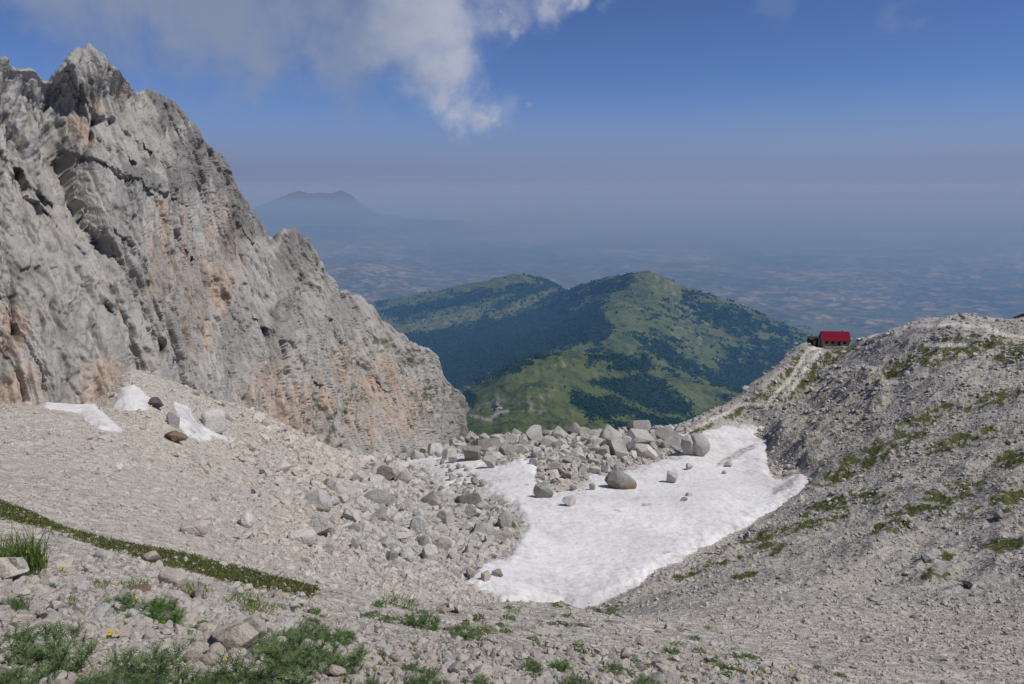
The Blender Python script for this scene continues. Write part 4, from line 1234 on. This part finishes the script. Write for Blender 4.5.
for x_ in (-4.3, -1.6, 3.6):
    wn_ = link('window', mesh_np('window', *boxes([(x_ - .5, x_ + .5, -D - .06, -D + .05, .9, 1.9)]), False), M_GLASS, hut)
    link('frame', mesh_np('frame', *boxes([(x_ - .6, x_ - .5, -D - .1, -D, .8, 2.0), (x_ + .5, x_ + .6, -D - .1, -D, .8, 2.0), (x_ - .5, x_ + .5, -D - .1, -D, 1.9, 2.0), (x_ - .5, x_ + .5, -D - .1, -D, .8, .9)]), False), M_WOODD, wn_)
link('door', mesh_np('door', *boxes([(.6, 1.6, -D - .07, -D + .05, -.1, 2.0)]), False), M_WOODD, hut)
# dark shed left of it, tarpaulin shelter and drum right of it, terrace wall, sign pole
def ground_at(px, dy=0.0):
    a = tang(px, 345)[0]; y = 331 + dy
    return np.array([a * y, y, float(terrain_h(a * y, y))])


p = ground_at(812.5, 2)
p[2] = max(p[2], hb[2] - .6)
sh_ = root('shed', p, R(4), 'dark boarded shed leaning up beside the left gable of the hut', 'shed')
link('wall', mesh_np('wall', *boxes([(-2.0, 2.0, -1.6, 1.6, -2.5, 2.5)]), False), M_WOODD, sh_)
link('roof', mesh_np('roof', [(-2.2, -1.9, 2.45), (2.2, -1.9, 2.45), (2.2, 1.9, 3.2), (-2.2, 1.9, 3.2), (-2.2, -1.9, 2.6), (2.2, -1.9, 2.6), (2.2, 1.9, 3.35), (-2.2, 1.9, 3.35)],
                             [(0, 3, 2, 1), (4, 5, 6, 7), (0, 1, 5, 4), (2, 3, 7, 6), (1, 2, 6, 5), (0, 4, 7, 3)], False), M_WOODD, sh_)
link('door', mesh_np('door', *boxes([(-.5, .5, -1.68, -1.55, 0, 2.0)]), False), M_METAL, sh_)
p = ground_at(851.5, 2); p[2] = max(p[2], hb[2] - .1)
tr = root('tarpaulin_shelter', p, R(0), 'pale lilac tarpaulin shelter right of the red roofed hut', 'shelter')
link('cover', mesh_np('cover', [(-2.6, -1.4, 2.9), (2.2, -1.4, 1.0), (2.2, 1.6, 1.1), (-2.6, 1.6, 3.1), (-.4, -1.5, 2.35), (-.4, 1.6, 2.5), (2.6, -1.4, 0), (2.6, 1.6, 0)],
                               [(0, 4, 5, 3), (4, 1, 2, 5), (1, 6, 7, 2)], False), M_TARP, tr)
for x_, y_, z_ in ((-2.5, -1.3, 2.85), (-2.5, 1.5, 3.0), (-.4, -1.4, 2.3), (-.4, 1.5, 2.4)):
    link('pole', mesh_np('pole', *boxes([(x_ - .05, x_ + .05, y_ - .05, y_ + .05, -1.5, z_)]), False), M_METAL, tr)
p = ground_at(858.5, 0); p[2] = max(p[2], hb[2] - .2)
tk = root('water_tank', p, 0, 'dark water tank with a pale lid at the right end of the hut terrace', 'water tank')
n_ = 16
cyl = lambda r0, r1, z0, z1: ([(r0 * math.cos(6.2832 * i / n_), r0 * math.sin(6.2832 * i / n_), z0) for i in range(n_)] + [(r1 * math.cos(6.2832 * i / n_), r1 * math.sin(6.2832 * i / n_), z1) for i in range(n_)] + [(0, 0, z1)],)
def cyl_me(name, r0, r1, z0, z1):
    v = cyl(r0, r1, z0, z1)[0]
    me = bpy.data.meshes.new(name); me.from_pydata(v, [], [(i, (i + 1) % n_, n_ + (i + 1) % n_, n_ + i) for i in range(n_)] + [(n_ + i, n_ + (i + 1) % n_, 2 * n_) for i in range(n_)]); me.update()
    return me
link('tank', cyl_me('tank', .95, .95, -1.5, 1.4), M_WOODD, tk)
link('lid', cyl_me('lid', 1.05, .6, 1.35, 1.75), M_WHITE, tk)
v_, f_ = [], []
ter = root('terrace_wall', (hb[0] + 1.5, hb[1] - 5.6, hb[2] - .5), R(5), 'rough stone terrace wall in front of the hut', 'wall')
xs_ = np.linspace(-8.5, 8.5, 60); zz_ = .75 + .3 * fbm2(xs_ / 1.3, xs_ * 0, 3, 5)
gv = np.concatenate([np.stack([xs_, -.35 + .12 * fbm2(xs_, xs_ * 0 + 3, 3, 6), xs_ * 0 - 3], -1), np.stack([xs_, -.3 + .12 * fbm2(xs_, xs_ * 0 + 5, 3, 7), zz_], -1),
                     np.stack([xs_, .3 + xs_ * 0, zz_], -1), np.stack([xs_, .35 + xs_ * 0, xs_ * 0 - 3], -1)])
link('masonry', mesh_np('masonry', gv, grid_faces(4, 60), False), M_BOULD, ter)
p = ground_at(796, 0); p[2] -= .3
sg = root('sign_pole', p, 0, 'small pale signpost on the ridge left of the hut', 'signpost')
link('pole', mesh_np('pole', *boxes([(-.07, .07, -.07, .07, -1, 4.2)]), False), M_METAL, sg)
link('sign_board', mesh_np('sign_board', *boxes([(-.9, .9, -.14, -.08, 3.3, 4.1)]), False), M_WHITE, sg)

# the building on the pasture far below
k_ = np.argmin(np.where(hvis, np.hypot(hpx - 496, hpy - 410), 1e9)); fi_, fj_ = np.unravel_index(k_, HX.shape)
fp = np.array([HX[fi_, fj_], HY[fi_, fj_], HZ[fi_, fj_]])
lod = root('lodge', fp, R(-18), 'tiny pale lodge with a dark blue roof on the green pasture far below', 'lodge')
link('wall', mesh_np('wall', *boxes([(-16, 20, -9, 9, -8, 9)]), False), M_WHITE, lod)
link('roof', mesh_np('roof', [(-19, -11, 8.5), (6, -11, 8.5), (6, 11, 8.5), (-19, 11, 8.5), (-19, 0, 19), (6, 0, 19)], [(0, 1, 5, 4), (2, 3, 4, 5)], False), simple('dark_slate', (.025, .032, .05), .6, .2), lod)
link('annex_roof', mesh_np('annex_roof', *boxes([(6.1, 21, -10, 10, 9.1, 10)]), False), simple('grey_sheet', (.3, .33, .38), .5, .1), lod)
for x_ in (-11, -4, 10, 15):
    link('window', mesh_np('window', *boxes([(x_ - 1.5, x_ + 1.5, -9.2, -8.9, 2, 6)]), False), M_GLASS, lod)

# ------------------------------------------------------------------ plants
def leaf_mat(name, a, b, c, trans=.25):
    m = NT(name)
    n = m.noise(m.pos(), 9.0, 4, .6)
    t = m.attr('tone')
    f = m.math('ADD', m.math('MULTIPLY', n, .4), m.math('MULTIPLY', t, .6))
    colr = m.ramp(f, [(.2, a), (.5, b), (.8, c)])
    d = m.n('ShaderNodeBsdfPrincipled', {'Base Color': colr, 'Roughness': .65, 'Specular IOR Level': .25})
    tl = m.n('ShaderNodeBsdfTranslucent', {'Color': colr})
    mx = m.n('ShaderNodeMixShader', {0: trans, 1: d.outputs[0], 2: tl.outputs[0]})
    m.t.links.new(mx.outputs[0], m.out.inputs['Surface'])
    return m.m


M_THIS = leaf_mat('grey_green_leaf', (.040, .075, .022), (.105, .165, .056), (.20, .26, .12))
M_BRIGHT = leaf_mat('bright_green_leaf', (.03, .08, .012), (.08, .175, .026), (.15, .27, .055))
M_GRASS = leaf_mat('grass_blade', (.06, .10, .018), (.14, .21, .045), (.30, .30, .12))
M_TURF = leaf_mat('turf_blade', (.055, .068, .020), (.125, .15, .042), (.25, .23, .085))
M_YEL = simple('yellow_petals', (.72, .46, .02), .6, .2)
M_STEM = simple('green_stem', (.07, .11, .03), .7, .2)


class MB:
    def __init__(self):
        self.v, self.f, self.t = [], [], []

    def quadstrip(self, pts, widths, side, tone):
        b = len(self.v)
        for p, w_ in zip(pts, widths):
            self.v += [p - side * w_, p + side * w_]; self.t += [tone, tone]
        for i in range(len(pts) - 1):
            k = b + 2 * i
            self.f += [(k, k + 1, k + 3), (k, k + 3, k + 2)]

    def tri(self, a, b_, c, tone):
        k = len(self.v); self.v += [a, b_, c]; self.t += [tone] * 3; self.f.append((k, k + 1, k + 2))

    def mesh(self, name):
        return mesh_np(name, np.array(self.v), np.array(self.f), False, {'tone': np.array(self.t)})


def arc(r, az, el0, el1, L, n=7):
    p = np.zeros(3); out = [p.copy()]
    for i in range(n - 1):
        e = el0 + (el1 - el0) * i / (n - 2)
        p = p + np.array([math.cos(az) * math.cos(e), math.sin(az) * math.cos(e), math.sin(e)]) * L / (n - 1)
        out.append(p.copy())
    return out


def feather(mb, pts, side, L, r, tone, wid=.16):
    """a deeply cut leaf: narrow rib with pairs of pointed lobes"""
    n = len(pts)
    mb.quadstrip(pts, [L * .022] * (n - 1) + [.002], side, tone)
    for i in range(1, n):
        p = pts[i]; d = pts[i] - pts[i - 1]; d = d / np.linalg.norm(d)
        w_ = L * wid * math.sin(math.pi * min(.97, (i + .3) / n)) * r.uniform(.8, 1.2)
        for s in (-1, 1):
            tip = p + side * s * w_ + d * w_ * .8 + np.array([0, 0, w_ * r.uniform(-.1, .45)])
            mb.tri(p - d * L * .035, p + d * L * .045, tip, min(1, tone + r.uniform(-.12, .15)))


def thistle_mesh(seed, nst=16, up=.75, wid=.27):
    r = np.random.default_rng(seed); mb = MB()
    for s in range(nst):
        az0 = r.uniform(0, 6.28); rr = r.uniform(0, .8) ** .7
        base = np.array([math.cos(az0) * rr, math.sin(az0) * rr, 0]); hgt = up * r.uniform(.35, 1.0) * (1.1 - .6 * rr)
        nl = r.integers(10, 15)
        for k in range(nl):
            az = k * 2.4 + r.uniform(0, .6); fr = k / nl
            b = base + np.array([math.cos(az0) * .2 * fr, math.sin(az0) * .2 * fr, hgt * fr * .75])
            el = r.uniform(.1, .6) + .8 * fr; L = r.uniform(.24, .42) * (1.15 - .55 * fr)
            pts = [b + q for q in arc(r, az, el + .35, el - .5, L, 7)]
            feather(mb, pts, np.array([-math.sin(az), math.cos(az), 0]), L, r, np.clip(r.normal(.42, .18) + .2 * fr, 0, 1), wid)
    return mb.mesh('foliage')


def lobed_mesh(seed, n=60):
    r = np.random.default_rng(seed); mb = MB()
    for k in range(n):
        az = r.uniform(0, 6.28); el = r.uniform(.25, 1.25); L = r.uniform(.35, 1.0)
        b = np.array([r.normal(0, .15), r.normal(0, .15), 0])
        pts = [b + q for q in arc(r, az, el, el - .7, L, 7)]
        side = np.array([-math.sin(az), math.cos(az), 0]); t = np.clip(r.normal(.5, .22), 0, 1)
        mb.quadstrip(pts, [L * w_ for w_ in (.02, .04, .085, .06, .10, .05, .005)], side, t)
    return mb.mesh('foliage')


def grass_mesh(seed, n=420, spread=.6, h0=.5, h1=1.1, lean=.5):
    r = np.random.default_rng(seed); mb = MB()
    for k in range(n):
        az = r.uniform(0, 6.28); rr = spread * math.sqrt(r.random()); a2 = r.uniform(0, 6.28)
        b = np.array([math.cos(a2) * rr, math.sin(a2) * rr, 0]); L = r.uniform(h0, h1); el = 1.5 - r.uniform(0, lean)
        pts = [b + q for q in arc(r, az, el, el - r.uniform(.2, 1.0), L, 5)]
        mb.quadstrip(pts, [.016, .016, .013, .009, .001], np.array([-math.sin(az), math.cos(az), 0]), np.clip(r.normal(.45, .25), 0, 1))
    return mb.mesh('blades')


def cushion_mesh(seed, n=240):
    r = np.random.default_rng(seed); mb = MB()
    for k in range(n):
        az = r.uniform(0, 6.28); rr = math.sqrt(r.random()); a2 = r.uniform(0, 6.28)
        b = np.array([math.cos(a2) * rr, math.sin(a2) * rr * .8, .18 * (1 - rr)]); L = r.uniform(.14, .34)
        el = r.uniform(.1, 1.4)
        pts = [b + q for q in arc(r, az, el, el - .5, L, 4)]
        mb.quadstrip(pts, [L * .12, L * .2, L * .15, .002], np.array([-math.sin(az), math.cos(az), 0]), np.clip(r.normal(.42, .25), 0, 1))
    return mb.mesh('foliage')


TH = [thistle_mesh(20 + k, 44 + k % 3 * 6, [.7, .9, .55][k % 3]) for k in range(4)]
LB = [thistle_mesh(40 + k, 30, 1.0, .46) for k in range(3)]
GR = [grass_mesh(50 + k) for k in range(2)] + [grass_mesh(55 + k, 260, .85, .2, .5, 1.0) for k in range(2)]
CU = [cushion_mesh(70 + k) for k in range(4)]
rp = np.random.default_rng(333)


def plant(kind, px, py, wpx, label, group=None, hs=1.0):
    p = hit(px, py); s = .5 * wpx * p[1] / F
    name, meshes, mat, cat = {'thistle': ('thistle', TH, M_THIS, 'thistle'), 'lobed': ('leafy_plant', LB, M_BRIGHT, 'plant'), 'grass': ('grass_tuft', GR[:2], M_GRASS, 'grass tuft'),
                              'low': ('grass_tuft', GR[2:], M_GRASS, 'grass tuft'), 'cushion': ('cushion_plant', CU, M_TURF, 'cushion plant'), 'herb': ('cushion_plant', CU, M_THIS, 'cushion plant'), 'green': ('cushion_plant', CU, M_BRIGHT, 'cushion plant')}[kind]
    me = meshes[rp.integers(len(meshes))]
    if me.materials and me.materials[0] != mat:
        me = me.copy(); me.materials[0] = mat
    o = link(name, me, mat, label=label, cat=cat, group=group)
    o.location = (p[0], p[1], p[2] - .02 * s); o.scale = (s, s, s * hs); o.rotation_euler.z = rp.uniform(0, 6.28)
    return o


for a in [('thistle', 42, 668, 125, 'big bushy grey green thistle with yellow flowers at its foot near the left corner'), ('thistle', 10, 614, 52, 'small thistle clump at the left edge under the layered block'),
          ('thistle', 138, 690, 125, 'wide grey green thistle bush at the bottom right of the big bushy one'), ('thistle', 122, 612, 56, 'loose grey thistle left of the dark green plant'),
          ('lobed', 160, 622, 62, 'dark green leafy plant on the stones behind the yellow flowers'), ('thistle', 300, 644, 70, 'grey thistle left of the bright green plant'),
          ('thistle', 285, 668, 105, 'spreading thistle below the bright green plant'), ('thistle', 250, 694, 135, 'broad thistle mat along the bottom edge'),
          ('thistle', 330, 672, 85, 'thistle mat reaching right under the bright green plant'), ('lobed', 336, 646, 44, 'bright green broad leaved plant among grey thistles'),
          ('thistle', 368, 692, 34, 'grey thistle at the bottom right of the thistle mat'), ('thistle', 5, 694, 70, 'thistle cut by the bottom left corner'), ('thistle', 208, 694, 64, 'thistle cut by the bottom edge under the large pinkish rock'),
          ('thistle', 412, 674, 32, 'round grey thistle standing alone right of the thistle mat'), ('thistle', 530, 672, 30, 'grey thistle left of a bright leafy plant at the bottom middle'),
          ('lobed', 561, 672, 30, 'bright leafy plant at the bottom middle'), ('thistle', 610, 674, 32, 'grey thistle beside yellow flowers at the bottom middle'),
          ('lobed', 670, 654, 20, 'bright leafy plant at the right end of the near slope'), ('thistle', 346, 640, 24, 'small thistle tuft touching the bright broad leaved plant'),
          ('thistle', 425, 694, 60, 'grey thistle cut by the bottom edge right of the thistle mat'), ('thistle', 478, 690, 40, 'small thistle at the bottom edge left of the middle'), ('thistle', 575, 692, 46, 'grey thistle at the bottom edge below the bright leafy plant'), ('thistle', 645, 690, 40, 'thistle at the bottom edge near the yellow specks'), ('thistle', 92, 694, 70, 'thistle filling the gap along the bottom edge between the two big bushes'), ('thistle', 466, 640, 40, 'wide low thistle on the crest of the near slope'), ('thistle', 420, 628, 44, 'grey green thistle on the crest left of the wide low one'), ('low', 395, 606, 50, 'low grass tuft at the end of the turf edge'), ('low', 60, 606, 40, 'thin grass tuft below the bluish low plant'), ('low', 190, 596, 50, 'thin grass tuft by the long pale slab'), ('grass', 20, 573, 84, 'tall green grass tuft at the left edge above the layered block'), ('low', 128, 590, 46, 'low grass tuft beyond the flat reddish slab'), ('low', 95, 588, 34, 'thin grass tuft right of the white stone'),
          ('low', 238, 608, 60, 'grass tuft above the large pinkish rock'), ('low', 262, 612, 40, 'grass tuft right above the large pinkish rock'), ('herb', 45, 590, 26, 'bluish low plant below the tall grass tuft'),
          ('cushion', 820, 670, 17, 'dark green oval cushion on the gravel at the lower right'), ('cushion', 841, 677, 15, 'flat green cushion right of the oval one'), ('green', 944, 662, 11, 'small green plant alone on the right gravel'),
          ('green', 722, 678, 20, 'green leafy cushion amid yellow specks at the lower right'), ('green', 714, 663, 14, 'smaller green cushion above the leafy one amid yellow specks')]:
    kind, px, py, wp, lab = a
    plant(kind, px, py, wp, lab, hs={'grass': 1.25, 'low': .9}.get(kind, .95))
for i in range(215):
    while True:
        x = rp.uniform(180, 760); y = rp.uniform(606, 684)
        if y > 600 + .0 * x and not (x > 640 and y < 628):
            break
    band = in_poly(np.array([x]), np.array([y]), [(330, 600), (480, 612), (520, 640), (470, 650), (400, 630)])[0]
    k = ['herb', 'cushion', 'low', 'green'][rp.choice(4, p=[.35, .3, .25, .1])]
    plant(k, x, y, rp.uniform(7, 20) * (1.5 if band else 1), {'herb': 'small grey green cushion plant scattered on the near stones', 'cushion': 'small dark turf cushion scattered on the near stones',
          'low': 'small thin grass tuft scattered on the near stones', 'green': 'small fresh green cushion plant scattered on the near stones'}[k], 'small plants scattered over the near slope', .8)


# yellow flowers: stems and flower heads
def flower_meshes(seed):
    r = np.random.default_rng(seed); st_ = MB(); heads = []
    for k in range(9):
        az = r.uniform(0, 6.28); L = r.uniform(.7, 1.1)
        pts = arc(r, az, 1.45 - r.uniform(0, .5), 1.0, L, 5)
        st_.quadstrip(pts, [.025] * 5, np.array([-math.sin(az), math.cos(az), 0]), .5)
        for q in range(3):
            e = arc(r, az + q, .6, .2, L * .25, 3); st_.quadstrip([pts[1 + q] + w_ for w_ in e], [.02, .05, .004], np.array([-math.sin(az + q), math.cos(az + q), 0]), .5)
        heads.append(pts[-1])
    return st_.mesh('stems'), heads


hv_, hf_ = ico(2)
hd = hv_ * np.array([1, 1, .5]); hd *= (1 + .25 * np.sin(np.arctan2(hv_[:, 1], hv_[:, 0]) * 8))[:, None]
HEAD = mesh_np('flower_head', hd * .15, hf_, False)
FLW = [flower_meshes(80 + k) for k in range(2)]
for px, py, wp, lab in [(113, 640, 20, 'clump of yellow flowers among the near stones above the big thistles'), (66, 668, 18, 'yellow flowers standing in front of the big bushy thistle'), (56, 672, 12, 'smaller yellow flower left in front of the big bushy thistle'),
                        (133, 604, 16, 'faded yellow flowers left of the dark green plant'), (62, 572, 10, 'yellow flowers right of the tall grass tuft'), (228, 664, 16, 'yellow flowers at the foot of the large pinkish rock'), (216, 668, 12, 'yellow flowers left below the large pinkish rock'),
                        (83, 566, 7, 'tiny yellow flower by the small upright pale stone'), (408, 660, 12, 'yellow flowers just above the round grey thistle'), (612, 672, 9, 'yellow flowers in the grey thistle at the bottom middle')] + \
        [(rp.uniform(560, 800), rp.uniform(640, 684), rp.uniform(3.5, 6), 'tiny yellow flower on the gravel at the bottom right of the middle') for _ in range(60)]:
    p = hit(px, py); s = .5 * wp * p[1] / F
    rt = root('yellow_flower', p, rp.uniform(0, 6.28), lab, 'flower', 'yellow flowers on the near slope')
    rt.scale = (s, s, s)
    stm, hds = FLW[rp.integers(2)]
    link('stems', stm, M_STEM, rt)
    for k, h_ in enumerate(hds if wp > 6 else hds[:4]):
        o = link('flower_head', HEAD, M_YEL, rt); o.location = h_; o.scale = (1.2,) * 3

# turf along the edge of the near slope and in the patches of the right slope
def turf(name, mask, n, hgt, label, seed, wpx=1.0):
    r = np.random.default_rng(seed)
    pr = (ww * mask * (TPX > -20) * (TPX < 1045) * (TPY < 700)).ravel(); pr /= pr.sum()
    idx = r.choice(pr.size, n, p=pr)
    x0 = TX.ravel()[idx]; y0 = TY.ravel()[idx]; jw = y0 / F * .8
    x = x0 + r.normal(0, 1, n) * jw; y = y0 + r.normal(0, 1, n) * jw * 1.5
    z = TZ.ravel()[idx] + smooth_h(x, y) - smooth_h(x0, y0)
    s = hgt(r, y0); az = r.uniform(0, 6.28, n); w_ = s * r.uniform(.12, .3, n) * wpx
    b = np.stack([x, y, z - .05 * s], -1); sd = np.stack([np.cos(az), np.sin(az), 0 * az], -1) * w_[:, None]
    ln = np.stack([r.normal(0, .5, n), r.normal(0, .5, n), r.uniform(.5, 1.0, n)], -1) * s[:, None]
    V = np.stack([b - sd, b + sd, b + ln], 1).reshape(-1, 3)
    me = mesh_np(name, V, np.arange(3 * n).reshape(-1, 3), False, {'tone': np.repeat(np.clip(r.normal(.45, .22, n), 0, 1), 3)})
    link(name, me, M_TURF, kind='stuff', label=label, cat='grass')


turf('grass', np.maximum(g_strip * 1.0, g_near * .22) * (TY < 30), 32000, lambda r, y: r.uniform(.03, .085, len(y)), 'short olive turf edging the near slope', 5)
turf('grass', (g_far + .35 * g_slope) * (wright > .02) * VIS, 15000, lambda r, y: r.uniform(.5, 1.3, len(y)) * y / F, 'dark green turf patches on the right slope', 6, 2.0)


# ------------------------------------------------------------------ light and sky
SUN_EL, SUN_AZ = 55.0, 105.0                 # azimuth from straight ahead towards the right
sd_ = Vector((math.cos(R(SUN_EL)) * math.sin(R(SUN_AZ)), math.cos(R(SUN_EL)) * math.cos(R(SUN_AZ)), math.sin(R(SUN_EL))))
sl = bpy.data.lights.new('sun', 'SUN'); so = bpy.data.objects.new('sun', sl); COL.objects.link(so)
sl.energy = 3.7; sl.angle = R(0.53); sl.color = (1.0, 0.95, 0.885)
so.rotation_euler = sd_.to_track_quat('Z', 'Y').to_euler()
w = bpy.data.worlds.new('World'); scene.world = w; w.use_nodes = True
wt = w.node_tree; wt.nodes.clear()


class WN(NT):
    def __init__(self, t):
        self.t = t


wn = WN(wt)
wo = wt.nodes.new('ShaderNodeOutputWorld')
sky = wn.n('ShaderNodeTexSky', sky_type='NISHITA', sun_disc=False, sun_elevation=R(SUN_EL), sun_rotation=R(SUN_AZ), altitude=2450, air_density=1.0, dust_density=0.6, ozone_density=2.0)
tc = wn.n('ShaderNodeTexCoord')
vec = tc.outputs['Generated']
sx = wn.n('ShaderNodeSeparateXYZ', {0: vec})
skycol = wn.mix(1.0, sky.outputs[0], (0.43, 0.53, 0.80), 'MULTIPLY')
# dull band of summer haze above the horizon
band = wn.rng(sx.outputs[2], -0.02, 0.135, 1.0, 0.0, True)
skycol = wn.mix(wn.rng(band, 0, .75, 0, 1), skycol, wn.mix(wn.rng(sx.outputs[0], -.35, .35), (1.88, 2.35, 3.85), (2.08, 2.6, 4.18)))
bg = wn.n('ShaderNodeBackground', {'Color': skycol, 'Strength': 0.1})
CL = [(60, -20, 60), (110, -5, 62), (160, 10, 66), (220, 14, 72), (290, 24, 72), (340, 16, 80), (395, 28, 70), (440, 5, 62), (495, -8, 46), (545, -6, 28), (575, -2, 14), (415, 62, 40), (440, 88, 32),
      (462, 106, 27), (478, 118, 24), (492, 122, 15), (452, 62, 34), (250, 48, 46), (180, 36, 46), (515, 28, 13), (330, 50, 46)]
FAINT = [(775, 4, 26), (905, 14, 34), (935, 18, 16), (606, 6, 12), (330, 70, 70), (505, 110, 24)]


wvec = wn.n('ShaderNodeTexNoise', {'Vector': vec, 'Scale': 14.0, 'Detail': 7, 'Roughness': .6}).outputs['Color']
wvec = wn.n('ShaderNodeVectorMath', {0: wvec, 1: (.5, .5, .5)}, operation='SUBTRACT').outputs[0]
wvec = wn.n('ShaderNodeVectorMath', {0: wvec, 1: (.11, .11, .11)}, operation='MULTIPLY').outputs[0]
wvec = wn.n('ShaderNodeVectorMath', {0: wvec, 1: vec}, operation='ADD').outputs[0]


def blobs(lst):
    acc = None
    for (px, py, r) in lst:
        u = (px - 512) / F; v = (342 - py) / F
        d = Vector((u, CP + v * SP, -SP + v * CP)).normalized()
        dist = wn.n('ShaderNodeVectorMath', {0: wvec, 1: tuple(d)}, operation='DISTANCE').outputs['Value']
        s = wn.math('SUBTRACT', 1.0, wn.math('DIVIDE', dist, r / F * .93))
        acc = s if acc is None else wn.n('ShaderNodeMath', {0: acc, 1: s, 2: 0.25}, operation='SMOOTH_MAX').outputs[0]
    return acc


cn = wn.noise(vec, 9.0, 9, 0.62, 0.5)
cn2 = wn.noise(vec, 3.5, 4, 0.5)
shape = blobs(CL)
dens = wn.rng(wn.math('ADD', shape, wn.math('MULTIPLY', wn.math('SUBTRACT', cn, 0.5), 2.1)), -0.30, 1.05, 0.0, 0.88, True)
fa = wn.rng(wn.math('ADD', blobs(FAINT), wn.math('MULTIPLY', wn.math('SUBTRACT', cn, 0.5), 2.6)), 0.0, 0.9, 0.0, 0.22, True)
small = wn.rng(wn.math('ADD', blobs([(535, 102, 7), (252, 162, 5)]), wn.math('MULTIPLY', wn.math('SUBTRACT', cn, 0.5), 2.0)), 0.0, 0.9, 0.0, 0.4, True)
alpha = wn.math('MAXIMUM', wn.math('MAXIMUM', dens, fa), small)
lit = wn.rng(wn.math('ADD', wn.math('MULTIPLY', cn2, .6), wn.math('MULTIPLY', wn.math('MAXIMUM', blobs([(474, 100, 70), (450, 40, 75), (560, -5, 60)]), -.3), 0.8)), 0.15, 0.75)
ccol = wn.mix(lit, (2.35, 2.85, 4.0), (4.5, 4.75, 5.6))
bg.inputs['Color'].default_value = (0, 0, 0, 1)
wn.put(bg.inputs['Color'], wn.mix(alpha, skycol, ccol))

wt.links.new(bg.outputs[0], wo.inputs[0])

scene.view_settings.view_transform = 'Standard'
scene.view_settings.look = 'None'
scene.view_settings.exposure = 0
scene.view_settings.gamma = 1
cy = scene.cycles
cy.max_bounces = 6; cy.diffuse_bounces = 4; cy.glossy_bounces = 1; cy.transmission_bounces = 2; cy.volume_bounces = 0; cy.transparent_max_bounces = 40
cy.caustics_reflective = False; cy.caustics_refractive = False
cy.use_denoising = True
cy.use_adaptive_sampling = True; cy.adaptive_threshold = 0.015
